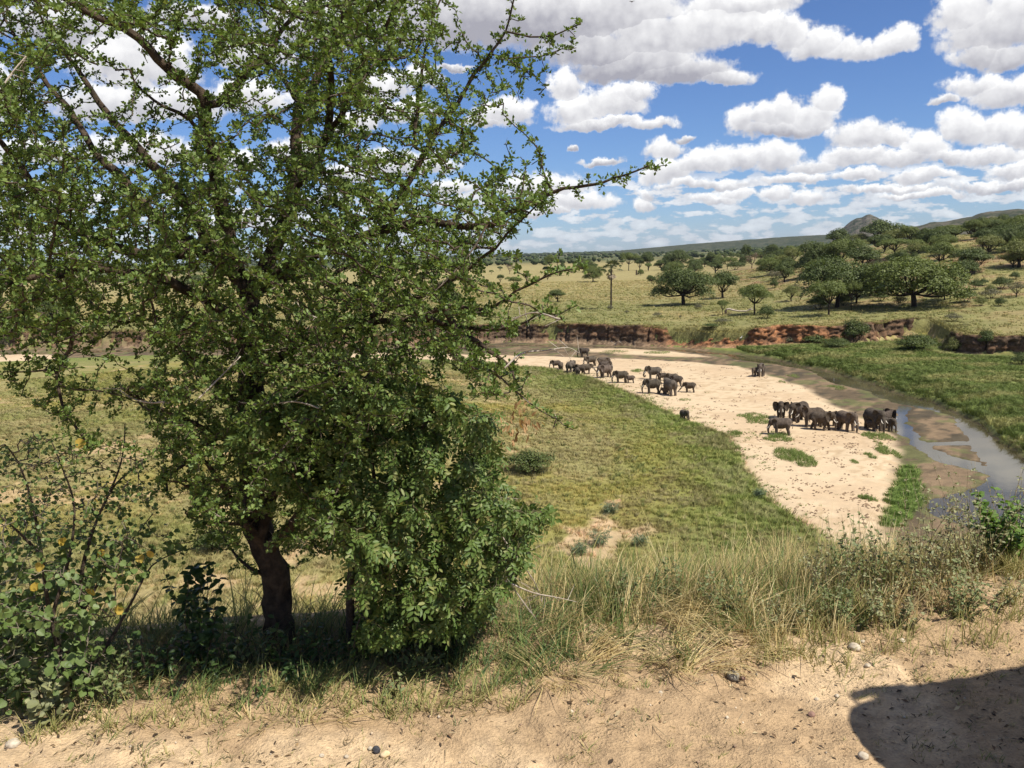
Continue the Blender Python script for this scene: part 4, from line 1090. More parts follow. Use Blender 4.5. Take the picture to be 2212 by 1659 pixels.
def elephant(pose, calf, u, vf, hpx, heading, label, group, tusk=True):
    """stands with its feet at a picture point; heading in degrees: 0 faces right, 90 faces away, 180 faces left"""
    x, y, z = ground(u, vf); D = math.hypot(x, y); S = hpx*D/FPX/1.0
    b, ears, tail, tusks = POSES[(pose, calf)]
    S *= 1.13
    o = thing('elephant', label, 'elephant', (x, y, z-.03*S), math.radians(heading)-math.atan2(x, y), group)
    q = random.Random(int(u*7+vf)); gir = q.uniform(.98, 1.12); w_ = q.uniform(.75, 1.35); shade_ = (w_*q.uniform(.97, 1.08), w_, w_*q.uniform(.9, 1.0))
    kids = [('body', b)]+[('ear', e) for e in ears]+[('tail', tail)]+([('tusk', t_) for t_ in tusks] if tusk and not calf else [])
    for nm, me in kids:
        c = bpy.data.objects.new(nm, me); COL.objects.link(c); c.parent = o; c.scale = (S*.87, S*gir*.95, S); c.color = (*shade_, 1)
    return o
FG, NG = 'elephants of the herd by the far sand edge', 'elephants of the herd near the water'
def fz(x, y): return 1097.2+x/4.480, 658.3+y/4.480
def nz_(x, y): return 1591+x/5.760, 768+y/5.760
HERD = [
 # pose, calf, x, y of the feet in the close view, height, heading, label
 ('stand', 0, *fz(462, 618), 80/4.48, 185, 'elephant behind the tip of the bare thorn twig, leftmost of the far herd', FG),
 ('stand', 1, *fz(515, 635), 72/4.48, 78, 'calf seen from behind beside the leftmost elephant of the far herd', FG),
 ('down', 0, *fz(735, 505), 88/4.48, 170, 'elephant standing apart in the muddy channel behind the far herd', FG),
 ('stand', 0, *fz(612, 660), 115/4.48, 62, 'elephant with its rump to the viewer at the left of the far group of five', FG),
 ('amble', 0, *fz(700, 674), 96/4.48, 172, 'elephant side on, directly behind the small calf in the far herd', FG),
 ('stand', 1, *fz(676, 683), 73/4.48, 95, 'small calf seen from the rear in front of the far group', FG),
 ('reach', 0, *fz(762, 668), 96/4.48, 8, 'elephant stretching its trunk forward along the sand in the far group', FG),
 ('down', 0, *fz(800, 592), 96/4.48, 196, 'elephant facing left at the back of the far herd, head lowered', FG),
 ('down', 0, *fz(925, 606), 98/4.48, 0, 'big elephant facing right at the back of the far herd', FG),
 ('stand', 0, *fz(945, 640), 92/4.48, 12, 'elephant wedged between the big one behind and the tusked one in front', FG),
 ('stand', 0, *fz(938, 704), 122/4.48, 214, 'tusked elephant turned to the viewer at the front of the far herd', FG),
 ('stand', 0, *fz(1092, 755), 114/4.48, 178, 'elephant with trunk hanging straight down, a calf at its tail', FG),
 ('stand', 1, *fz(1182, 757), 74/4.48, 180, 'calf right behind the elephant with hanging trunk', FG),
 ('curl', 0, *fz(1408, 722), 120/4.48, 182, 'elephant curling its trunk to its mouth at the top of the middle group', FG),
 ('stand', 0, *fz(1490, 735), 76/4.48, 200, 'smaller elephant partly hidden behind the trunk curling one', FG),
 ('amble', 0, *fz(1585, 768), 102/4.48, 172, 'elephant at the back of the middle group showing only its back', FG),
 ('stand', 0, *fz(1630, 786), 98/4.48, 168, 'elephant facing left behind the one seen from the rear', FG),
 ('stand', 0, *fz(1398, 858), 134/4.48, 180, 'large tusked elephant side on at the lower left of the middle group', FG),
 ('stand', 0, *fz(1568, 873), 152/4.48, 118, 'elephant seen from the rear at the front of the middle group', FG),
 ('stand', 1, *fz(1522, 868), 66/4.48, 178, 'small calf in the shadow beside the elephant seen from the rear', FG),
 ('reach', 0, *fz(1756, 847), 96/4.48, 176, 'young elephant with its trunk stretched out left, rightmost of the middle group', FG),
 ('amble', 1, *fz(1708, 1110), 92/4.48, 308, 'young elephant alone in the green grass at the edge of the sand', FG),
 ('stand', 1, *nz_(228, 258), 106/5.76, 250, 'calf facing the viewer beside the distant elephant on the open sand', NG),
 ('stand', 0, *nz_(302, 255), 152/5.76, 262, 'distant elephant facing the viewer alone with its calf on the open sand', NG),
 ('spread', 0, *nz_(552, 781), 196/5.76, 270, 'elephant facing the viewer with both ears spread wide', NG),
 ('down', 0, *nz_(550, 986), 206/5.76, 182, 'elephant side on facing left, nearest to the two green grass patches', NG),
 ('stand', 0, *nz_(775, 812), 226/5.76, 232, 'elephant turned half away at the back left of the near herd', NG),
 ('curl', 0, *nz_(930, 884), 230/5.76, 190, 'elephant with pale tusks raising its trunk in the middle of the near herd', NG),
 ('walk', 0, *nz_(1060, 926), 214/5.76, 352, 'elephant striding right with one foreleg bent, front of the near herd', NG),
 ('stand', 0, *nz_(1165, 872), 168/5.76, 0, 'elephant half hidden behind the striding one, tusk showing', NG),
 ('amble', 0, *nz_(1365, 932), 226/5.76, 316, 'elephant standing alone between the striding one and the water group', NG),
 ('stand', 0, *nz_(1712, 926), 246/5.76, 306, 'tallest elephant at the water edge with its calf in front', NG),
 ('amble', 1, *nz_(1690, 931), 118/5.76, 352, 'small calf in front of the tallest elephant at the water edge', NG),
 ('spread', 0, *nz_(1838, 905), 196/5.76, 42, 'elephant behind the tallest one at the water with an ear flared', NG),
 ('stand', 1, *nz_(1880, 936), 152/5.76, 322, 'young elephant with its trunk down, rightmost at the water edge', NG),
]
for ps, cf, u, v, h, hd, lb, gp in HERD: elephant(ps, bool(cf), u, v, h, hd, lb, gp)

# ------------------------------------------------------------------ plants close by
def at(u, v, y):
    d = ray(u, v); k = y/d.y
    return np.array([d.x*k, y, CZ+d.z*k])
def colonize(nodes, par, att, step, di, dk, iters, seed=0, jit=.25, pull=(0, 0, 0)):
    """grow twigs from the limbs towards the places where leaves should be"""
    r = np.random.default_rng(seed)
    P = [np.array(p) for p in nodes]; par = list(par); att = np.array(att); alive = np.ones(len(att), bool)
    pull = np.array(pull)
    for it in range(iters):
        kd = kdtree.KDTree(len(P))
        for i, p in enumerate(P): kd.insert(p, i)
        kd.balance(); acc = {}
        for ai in np.nonzero(alive)[0]:
            co, i, dist = kd.find(att[ai])
            if dist < dk: alive[ai] = False; continue
            if dist > di: continue
            v = (att[ai]-P[i])/dist; acc[i] = acc.get(i, 0)+v
        if not acc: break
        for i, v in acc.items():
            v = v/max(np.linalg.norm(v), 1e-6)+r.normal(0, jit, 3)+pull; v /= np.linalg.norm(v)
            P.append(P[i]+v*step); par.append(i)
    return np.array(P), np.array(par)
def pipe_radii(par, tip, expo=2.4, fixed=None):
    n = len(par); s = np.zeros(n); ch = np.zeros(n, int)
    for i in range(n):
        if par[i] >= 0: ch[par[i]] += 1
    order = np.arange(n)[::-1]; rad = np.zeros(n)
    for i in order:
        rad[i] = max((s[i])**(1/expo), tip)
        if par[i] >= 0: s[par[i]] += rad[i]**expo
    if fixed is not None: rad[:len(fixed)] = np.maximum(np.minimum(rad[:len(fixed)], fixed*1.15), fixed)
    return rad, ch
class Skeleton:
    def __init__(s): s.N = []; s.par = []; s.rad = []; s.limbs = []
    def limb(s, pts, r0, r1, step=.07, root=False):
        p = resample(pts, step); rr_ = np.linspace(r0**.7, r1**.7, len(p))**(1/.7)
        if s.N and not root:
            q = np.array(s.N); d = np.linalg.norm(q-p[0], axis=1); a = int(d.argmin())
            p[0] = q[a]
        else: a = -1
        s.limbs.append((p, rr_))
        for i in range(len(p)):
            s.N.append(p[i]); s.par.append(a if i == 0 else len(s.N)-2); s.rad.append(rr_[i])
def lobj(name, me, M, parent):
    o = bpy.data.objects.new(name, me); COL.objects.link(o); o.parent = parent; o.matrix_world = M
    return o
def frames(D, N):
    D = D/np.linalg.norm(D, axis=1, keepdims=True); S = np.cross(D, N); S /= np.maximum(np.linalg.norm(S, axis=1, keepdims=True), 1e-6)
    return D, S, np.cross(S, D)
def place_many(tv, tf, P, D, N, s):
    """copies of a template (x along D, y along S, z along N)"""
    D, S, N = frames(D, N)
    V = P[:, None]+(tv[None, :, 0:1]*D[:, None]+tv[None, :, 1:2]*S[:, None]+tv[None, :, 2:3]*N[:, None])*s[:, None, None]
    F = (np.arange(len(P))[:, None, None]*len(tv)+tf[None]).reshape(-1, tf.shape[1])
    return V.reshape(-1, 3), F
def foliage(parent, tmpls, P, D, N, s, mat, nparts, part_name, seed=0, rest='foliage'):
    """the sprays that show largest become parts of their own, the others one part"""
    r = np.random.default_rng(seed)
    rel = P-np.array([0, 0, CZ]); dep = rel@np.array(FWD); uu = UC+FPX*(rel@np.array(RGT))/dep; vv = VC-FPX*(rel@np.array(UPV))/dep
    vis = (uu > 0) & (uu < 2212) & (vv > 0) & (vv < 1659)
    score = np.where(vis, s/dep, 0)*r.uniform(.8, 1.2, len(P)); order = np.argsort(-score); pick = order[:nparts]
    k = r.integers(0, len(tmpls), len(P))
    Df, Sf, Nf = frames(D, N)
    mes = []
    for tv, tf in tmpls: mes.append(mk(part_name, tv, tf, mat, link=False).data)
    for i in pick:
        M = Matrix(((*(Df[i]*s[i]),), (*(Sf[i]*s[i]),), (*(Nf[i]*s[i]),))).transposed().to_4x4(); M.translation = Vector(P[i])
        lobj(part_name, mes[k[i]], M, parent)
    keep = np.ones(len(P), bool); keep[pick] = False
    a = Acc()
    for j, (tv, tf) in enumerate(tmpls):
        q = keep & (k == j)
        if q.any(): a.add(*place_many(tv, tf, P[q], D[q], N[q], s[q]))
    o = a.build(rest, mat, parent); o['kind'] = 'stuff'
    return o
def spray(n, L, W, seed, tm='diamond', spread=1.1, off=.25):
    """a small tuft of leaves springing from one point (unit size)"""
    r = np.random.default_rng(seed)
    D = np.array([1., 0, .25])+rand_dirs(n, r)*spread; N = np.array([0, 0, 1.])+rand_dirs(n, r)*.6
    P = D/np.linalg.norm(D, axis=1, keepdims=True)*off*r.uniform(.1, 1, (n, 1))
    V, F = leaf_mesh(P, D, N, L*r.uniform(.7, 1.2, n), W*r.uniform(.8, 1.2, n), tm)
    return V, F
def twig_parts(o, P, par, rad, nlimb, mat, name='twigs', sides=4):
    i = np.arange(len(P)); e = (par >= 0) & (i >= nlimb)
    i = i[e]; j = par[e]
    r0 = np.minimum(rad[j], rad[i]*1.35)
    V, F = tubes(P[j], P[i]+(P[i]-P[j])*.12, r0, rad[i], sides)
    return mk(name, V, F, mat, o, smooth=True)

# ---- the thorn tree
def thorn_tree():
    bx, by, bz_ = ground(607, 1402)
    o = thing('thorn_tree', 'big thorny green tree with spreading dark limbs on the edge of the bluff', 'tree', (0, 0, 0))
    Y = by+.12
    def L(pts, dy0, dy1): return [at(u, v, Y+dy0+(dy1-dy0)*i/(len(pts)-1)) for i, (u, v) in enumerate(pts)]
    S = Skeleton(); b0 = np.array([bx, by, bz_-.15])
    S.limb([b0]+L([(605,1345),(595,1245),(568,1170),(550,1110),(546,1000),(545,900),(540,800),(535,710)], .02, .25), .092, .070)
    for pts, a, b, r0, r1 in [
        ([(535,710),(541,650),(505,585),(466,540),(420,470),(383,413),(330,358),(275,292),(233,247),(200,200),(165,145),(135,110),(110,60)], .25, .5, .062, .010),
        ([(515,600),(488,490),(470,400),(464,338),(440,290),(446,228),(420,190),(364,153),(316,98),(284,69),(218,40),(175,18),(130,-20)], .25, -.35, .056, .016),
        ([(446,228),(473,222),(528,160),(582,105),(618,55),(680,0),(720,-40)], 0, .3, .024, .008),
        ([(538,650),(580,560),(615,480),(637,400),(640,327),(640,255),(648,226),(669,204),(700,130),(740,40),(760,-30)], .25, .7, .055, .018),
        ([(648,226),(626,189),(597,153),(560,110),(520,60),(500,0)], .5, .9, .022, .008),
        ([(637,400),(690,330),(713,250),(715,180),(713,109),(742,36),(750,-20)], .4, -.3, .032, .012),
        ([(713,109),(735,76),(820,80),(880,86),(913,87)], -.2, -.4, .016, .005),
        ([(690,330),(740,240),(778,145),(810,100),(850,30),(880,-10)], .3, -.5, .022, .007),
        ([(446,300),(400,250),(350,230),(300,190),(280,150)], .1, -.2, .014, .005),
        ([(580,600),(680,545),(767,517),(840,495),(913,477),(1000,488),(1058,484),(1095,462),(1149,437),(1204,411),(1259,404),(1331,386),(1404,357)], .2, -.6, .046, .004),
        ([(838,495),(842,470),(870,420),(891,378),(913,338),(935,302),(986,226),(1022,164),(1069,105),(1091,69),(1109,0),(1115,-20)], -.1, -.3, .024, .004),
        ([(913,338),(895,309),(902,233),(913,145),(927,73),(949,0),(960,-30)], -.2, 0, .012, .005),
        ([(1091,73),(1149,80),(1204,73),(1255,51)], -.3, -.5, .006, .003), ([(1073,117),(1115,127),(1168,120),(1215,105)], -.3, -.2, .006, .003), ([(1073,117),(1115,140),(1153,160)], -.3, -.4, .005, .003),
        ([(913,338),(950,340),(986,331),(1015,313),(1020,287)], -.2, -.5, .008, .003), ([(1007,322),(1058,349),(1084,378)], -.4, -.5, .005, .003),
        ([(1050,130),(1010,95),(985,55)], -.3, -.1, .005, .003), ([(1190,418),(1175,370),(1160,317)], -.4, -.5, .008, .003), ([(1120,450),(1130,400),(1137,355)], -.4, -.3, .008, .003),
        ([(1010,480),(1020,420),(1070,395),(1110,380)], -.3, -.1, .007, .003),
        ([(500,580),(420,530),(370,509),(300,430),(260,380),(218,349),(185,291),(145,233),(110,190),(60,120),(10,40)], .35, 1.0, .045, .010),
        ([(450,540),(330,550),(240,530),(150,490),(90,430),(40,350),(5,310),(-60,250),(-120,180)], .2, -.5, .04, .010),
        ([(535,700),(503,688),(448,650),(365,608),(295,594),(220,580),(120,585),(30,610),(-60,640),(-140,640)], .2, -.8, .04, .009),
        ([(220,580),(160,572),(149,590),(153,660),(156,737),(128,792),(122,820),(135,876),(153,910),(170,935),(190,970)], -.4, -.7, .018, .006),
        ([(156,737),(120,738),(87,740),(40,755)], -.6, -.7, .007, .003), ([(126,800),(60,803),(10,803)], -.6, -.8, .007, .003), ([(124,830),(160,842),(226,846),(290,868)], -.6, -.5, .008, .003), ([(156,720),(190,715),(230,690)], -.6, -.4, .006, .003),
        ([(120,585),(60,660),(20,720),(-30,740)], -.6, -.9, .012, .004),
        ([(542,820),(640,750),(760,705),(880,690),(960,700),(1040,712),(1099,708),(1171,678),(1206,681)], .2, -1.0, .034, .003),
        ([(880,690),(960,662),(1040,670),(1075,660),(1117,628),(1171,601),(1215,586),(1254,580)], -.6, -.9, .016, .003),
        ([(960,700),(1030,740),(1080,775),(1104,796),(1112,825)], -.6, -.9, .020, .005),
        ([(1060,800),(1097,832),(1124,854),(1146,872),(1164,883),(1193,901)], -.9, -1.0, .006, .003),
        ([(760,705),(850,660),(920,635),(982,604),(1040,560),(1077,527),(1131,469),(1182,422)], -.2, -.8, .018, .004),
        ([(760,705),(800,640),(860,600),(930,590),(1000,575)], .1, .5, .016, .005),
        ([(547,1000),(500,960),(430,920),(360,890),(300,860),(262,838)], .1, -.6, .022, .006),
        ([(546,900),(480,840),(420,780),(370,740),(345,722)], .1, -.5, .020, .006),
        ([(546,920),(460,950),(400,1000),(360,1040),(370,1080)], .1, -.2, .02, .005),
        ([(552,1130),(500,1130),(440,1130),(400,1108)], .05, -.2, .016, .005), ([(594,1255),(540,1225),(500,1190),(480,1150)], 0, .3, .016, .005),
        ([(545,900),(620,860),(700,820),(780,790),(850,800)], .2, -.7, .032, .008),
        ([(575,1190),(615,1150),(650,1110),(690,1060),(740,990),(800,920)], .0, -.3, .046, .010),
        ([(570,1180),(530,1130),(500,1085),(470,1030),(430,985),(390,960)], .02, -.3, .040, .007),
        ([(565,1160),(580,1090),(610,1020),(650,950),(700,900)], .02, .3, .045, .008),
        ([(500,1085),(455,1090),(420,1060),(385,1040)], -.1, -.4, .018, .005),
        ([(540,800),(470,720),(400,690),(330,690),(260,700)], .2, .6, .024, .006),
        ([(541,640),(620,600),(720,590),(800,560)], .3, .9, .028, .008)]:
        S.limb(L(pts, a, b), r0, r1)
    nl = len(S.N)
    # where leaves hang: counts over an 80 px grid of the view of the crown, at many depths
    grid = """444557668999531 676367667999872 886324666998554 887655677886540 776767788896651 888889999987655 999998877899863 998777778999862 686566788999973 352356888999985 142388888776543 131388887655432 010038887765422 000017765543200""".split()
    r = np.random.default_rng(11); att = []
    dens = [[3,4,5,7,6,3,5,4,8,9,8,5,1,0,0],[6,5,1,0,3,5,5,5,9,9,7,3,1,1,0],[8,4,0,0,1,4,3,4,8,9,5,3,2,2,0],[7,5,3,2,2,5,4,5,8,6,3,3,3,1,0],[7,6,5,4,5,8,8,8,9,7,4,4,3,0,0],[8,8,8,8,9,9,9,9,9,9,8,6,4,4,4],
            [9,9,9,9,9,8,7,8,9,9,9,8,6,3,1],[9,9,8,7,7,6,7,8,9,9,9,8,6,1,0],[6,8,6,5,6,7,8,9,9,9,9,9,8,2,0],[3,5,3,1,6,8,9,9,9,9,9,9,9,4,0],[1,4,1,3,9,9,9,9,9,8,7,5,3,3,0],[0,3,0,2,9,9,9,9,8,7,5,1,0,0,0],[0,1,0,0,4,8,9,9,8,5,0,0,0,0,0],[0,0,0,0,2,9,9,9,8,5,0,0,0,0,0],[0,0,0,0,1,5,3,4,7,6,0,0,0,0,0]]
    for i, row in enumerate(dens):
        for j, q in enumerate(row):
            n = r.poisson((q/9)**2.0*92)
            for _ in range(n):
                u, v = (j+r.random())*80, (i+r.random())*80
                att.append(at(u, v, Y+(np.clip(r.normal(-.1, .75), -1.35, 1.6) if i < 8 else np.clip(r.normal(-.35, .5), -1.2, .8))))
    for i in range(10):                                              # the crown goes on outside the frame
        for _ in range(100): att.append(at(-r.random()*420, (i+r.random())*80-80, Y+r.normal(0, .8)))
    for _ in range(800): att.append(at(r.random()*960, -r.random()*220, Y+r.normal(0, .8)))
    for p, rr_ in S.limbs:                                           # short shoots along the outer limbs
        for k in range(len(p)):
            if rr_[k] < .016:
                for _ in range(2): att.append(p[k]+rand_dirs(1, r)[0]*r.uniform(.05, .15))
    P, par = colonize(S.N, S.par, att, .050, .55, .062, 60, 3, .28)
    rad, ch = pipe_radii(par, .0021, 2.5, np.array(S.rad))
    a = Acc()
    for k, (p, q) in enumerate(S.limbs):
        pc = p.copy(); pc[1:-1] += np.random.default_rng(k).normal(0, .004, pc[1:-1].shape)
        if k == 0:
            V, Q, T = sweep(pc, q, 14, .13, k); b = Acc(); b.add(V, Q, T); b.build('trunk', M_BARK, o, True)
        elif k < 60:
            V, Q, T = sweep(pc, q, 8, .05, k); b = Acc(); b.add(V, Q, T); b.build('limb', M_BARK if q[0] > .012 else M_TWIG, o, True)
    twig_parts(o, P, par, rad, nl, M_TWIG)
    # bare grey thorns and dead twigs
    thin = np.nonzero((rad < .012))[0]; tk = r.choice(thin, 2600); D = rand_dirs(len(tk), r)
    V, F = tubes(P[tk], P[tk]+D*r.uniform(.02, .055, (len(tk), 1)), np.full(len(tk), .0016), np.full(len(tk), .0003), 3); mk('thorns', V, F, M_DEAD, o)['kind'] = 'stuff'
    for pts, dy in (([(1090,795),(1126,764),(1180,757),(1226,751),(1251,763)], -1.05), ([(700,885),(640,868),(575,873),(520,870)], -.9), ([(355,868),(325,870),(290,862),(262,845),(247,832)], -.8), ([(690,690),(655,672),(640,650)], -1.0), ([(10,180),(40,140),(72,105)], -1.1),
                    ([(1060,470),(1020,540),(960,610),(900,660)], -1.0), ([(430,860),(470,820),(520,770)], -1.0), ([(1210,690),(1150,675),(1090,700)], -1.1)):
        p = resample([at(u, v, Y+dy+.06*i) for i, (u, v) in enumerate(pts)], .03); V, Q, T = sweep(p, np.linspace(.0055, .0022, len(p)), 5, .1, 2); b = Acc(); b.add(V, Q, T)
        sp = p[r.integers(0, len(p), 9)]; e = sp+rand_dirs(9, r)*r.uniform(.03, .12, (9, 1)); b.add(*tubes(sp, e, np.full(9, .0024), np.full(9, .0007), 4))
        b.build('dead_twig', M_DEAD, o)
    # leaves in small tufts on the thin shoots
    bare = np.zeros(len(P), bool)
    idx = np.nonzero(rad < .017)[0]; idx = idx[r.random(len(idx)) < np.where(rad[idx] < .009, 1, .55)]
    idx = np.concatenate([idx, idx, idx, r.choice(idx, int(len(idx)*.3))])
    pd = P[idx]-P[np.maximum(par[idx], 0)]; pd += (np.linalg.norm(pd, axis=1, keepdims=True) < 1e-6)*np.array([0, 0, 1.])
    pd /= np.linalg.norm(pd, axis=1, keepdims=True)
    D = rand_dirs(len(idx), r)*.9+pd*.35+np.array([0, 0, .25]); N = rand_dirs(len(idx), r)*.7+np.array([0, 0, 1.])
    s = r.uniform(.75, 1.3, len(idx))
    Pl = P[idx]-pd*r.uniform(0, .05, (len(idx), 1))+rand_dirs(len(idx), r)*(.004+rad[idx]+r.uniform(0, .010, len(idx)))[:, None]
    ML = leaf_mat('thorn_leaf', (0.095, 0.150, 0.032), (0.170, 0.235, 0.060), (0.21, 0.26, 0.075), trans=.32, rough=.5, spec=.3)
    tm = [spray(4, .0220, .0165, 50+i, 'diamond', 1.0, .015) for i in range(5)]
    foliage(o, tm, Pl, D, N, s, ML, 300, 'leaf_spray', 5)
    print('thorn tree nodes', len(P), 'sprays', len(idx), 'limb nodes', nl)
    return Y
TREE_Y = thorn_tree()

def poly_att(poly, n, y0, ysd, r, dens=None):
    us = [p[0] for p in poly]; vs = [p[1] for p in poly]; out = []
    while len(out) < n:
        u = r.uniform(min(us), max(us), 400); v = r.uniform(min(vs), max(vs), 400)
        k = sd_poly(u, v, poly) < 0
        for a, b in zip(u[k], v[k]): out.append(at(a, b, y0+r.normal(0, ysd)))
    return out[:n]
# ---- the glossy shrub with drooping compound leaves in front of the trunk
def broadleaf():
    r = np.random.default_rng(21); gx, gy, gz = ground(840, 1405)
    o = thing('broadleaf_shrub', 'dense glossy green shrub with drooping oval leaves, right of the thorn tree trunk', 'shrub', (0, 0, 0))
    Y = gy-.05; S = Skeleton()
    def L(pts, dy0, dy1): return [at(u, v, Y+dy0+(dy1-dy0)*i/(len(pts)-1)) for i, (u, v) in enumerate(pts)]
    first = True
    for pts, a, b, r0, r1 in [([(757,1395),(757,1275),(760,1178),(745,1080),(700,980),(640,900),(560,890)], .1, -.3, .030, .006), ([(850,1400),(835,1290),(850,1170),(880,1050),(900,950),(940,880)], .05, -.2, .028, .006),
                              ([(900,1400),(930,1290),(990,1180),(1040,1100),(1062,1050),(1040,1000),(1020,940)], 0, -.1, .026, .005), ([(960,1390),(1030,1280),(1090,1190),(1130,1130),(1180,1100)], 0, -.2, .022, .004),
                              ([(800,1400),(790,1300),(800,1180),(810,1060),(790,930),(760,840)], .1, -.4, .028, .005), ([(850,1170),(780,1120),(720,1100),(670,1080)], 0, -.45, .014, .004),
                              ([(930,1290),(1000,1260),(1060,1250),(1110,1240)], 0, -.1, .012, .004), ([(900,1400),(880,1330),(830,1290),(780,1330),(764,1400)], 0, -.35, .012, .004)]:
        S.limb(L(pts, a, b), r0, r1, .06, root=(pts[0][1] > 1380)); first = False
    poly = [(480,890),(540,850),(620,820),(700,790),(800,785),(900,810),(1000,850),(1060,880),(1090,960),(1080,1030),(1130,1075),(1205,1080),(1195,1130),(1150,1165),(1165,1210),(1120,1225),(1105,1290),(1060,1330),(980,1370),(860,1395),(780,1400),(770,1370),(755,1270),(735,1190),(690,1140),(640,1080),(560,1010),(500,960)]
    att = poly_att(poly, 4000, Y-.1, .30, r)
    cc = [at(*q_, Y-.25) for q_ in ((560,900),(700,840),(830,830),(960,850),(1050,900),(620,980),(760,960),(900,960),(1040,1000),(700,1080),(850,1080),(990,1110),(1120,1100),(800,1200),(930,1230),(1060,1210),(850,1330),(960,1330))]
    att = [q_+(cc[int(np.linalg.norm(np.array(cc)-q_, axis=1).argmin())]-q_)*.22 for q_ in att]
    P, par = colonize(S.N, S.par, att, .045, .5, .055, 50, 4, .25, (0, 0, -.12))
    nl = len(S.N); rad, ch = pipe_radii(par, .0016, 2.5, np.array(S.rad))
    for k, (p, q) in enumerate(S.limbs):
        V, Q, T = sweep(p, q, 8, .06, k); b = Acc(); b.add(V, Q, T); b.build('stem', M_TWIG, o, True)
    twig_parts(o, P, par, rad, nl, bark_mat('green_twig', (.09, .085, .04), (.16, .14, .08), 30))
    idx = np.nonzero(rad < .005)[0]; idx = np.concatenate([idx, r.choice(idx, int(len(idx)*.8))])
    pd = P[idx]-P[np.maximum(par[idx], 0)]+np.array([0, 0, 1e-5])
    D = pd/np.linalg.norm(pd, axis=1, keepdims=True)*.5+rand_dirs(len(idx), r)*.7+np.array([0, -.1, -.75]); N = rand_dirs(len(idx), r)*.8+np.array([.25, -.6, .5])
    s = r.uniform(.75, 1.25, len(idx))
    ML = leaf_mat('glossy_leaf', (0.075, 0.125, 0.026), (0.130, 0.185, 0.046), (0.22, 0.24, 0.08), trans=.25, rough=.5, spec=.3)
    def comp(seed):                                                  # a stalk with pairs of oval leaflets
        q = np.random.default_rng(seed); Pp, Dd = [], []
        for i in range(3):
            for sg in (-1, 1): Pp.append((.018+i*.022, 0, 0)); Dd.append((.65, sg*.75, q.uniform(-.25, .1)))
        Pp.append((.085, 0, 0)); Dd.append((1, 0, -.1)); n = len(Pp)
        return leaf_mesh(np.array(Pp), np.array(Dd)+q.normal(0, .15, (n, 3)), np.tile([0, 0, 1.], (n, 1))+q.normal(0, .3, (n, 3)), q.uniform(.030, .044, n), q.uniform(.014, .0185, n), 'ell')
    foliage(o, [comp(60+i) for i in range(4)], P[idx], D, N, s, ML, 300, 'leaf', 6)
    MB = leaf_mat('withered_leaf', (.30, .17, .075), (.45, .28, .13), trans=.3, rough=.7)
    for u, v, n in ((840,1160,26),(620,1018,9),(835,1190,12),(1120,915,30),(1135,890,20),(1085,930,14),(800,1140,10)):
        c = at(u, v, Y-.42); Pp = c+r.normal(0, .045, (n, 3)); V, F = leaf_mesh(Pp, np.array([0, 0, -.9])+rand_dirs(n, r)*.6, rand_dirs(n, r), r.uniform(.03, .055, n), r.uniform(.014, .02, n), 'ell')
        w = mk('withered_leaves', V, F, MB, o); w['label'] = 'bunch of withered orange brown leaves'
    for pts in ([(1062,1130),(1150,1250),(1170,1300)], [(1080,1250),(1150,1280),(1200,1290),(1245,1300)], [(1060,1260),(1110,1230),(1145,1190)], [(1080,1230),(1130,1300),(1160,1340)], [(1050,1030),(1070,1060),(1080,1080)]):
        p = resample([at(u, v, Y-.25+.1*i) for i, (u, v) in enumerate(pts)], .04); V, Q, T = sweep(p, np.linspace(.007, .002, len(p)), 5, .1, 1); b = Acc(); b.add(V, Q, T)
        sp = p[r.integers(0, len(p), 8)]; e = sp+rand_dirs(8, r)*r.uniform(.05, .18, (8, 1)); b.add(*tubes(sp, e, np.full(8, .0025), np.full(8, .0008), 4)); b.build('dead_stem', M_DEAD, o)
    print('broadleaf', len(P), len(idx))
broadleaf()

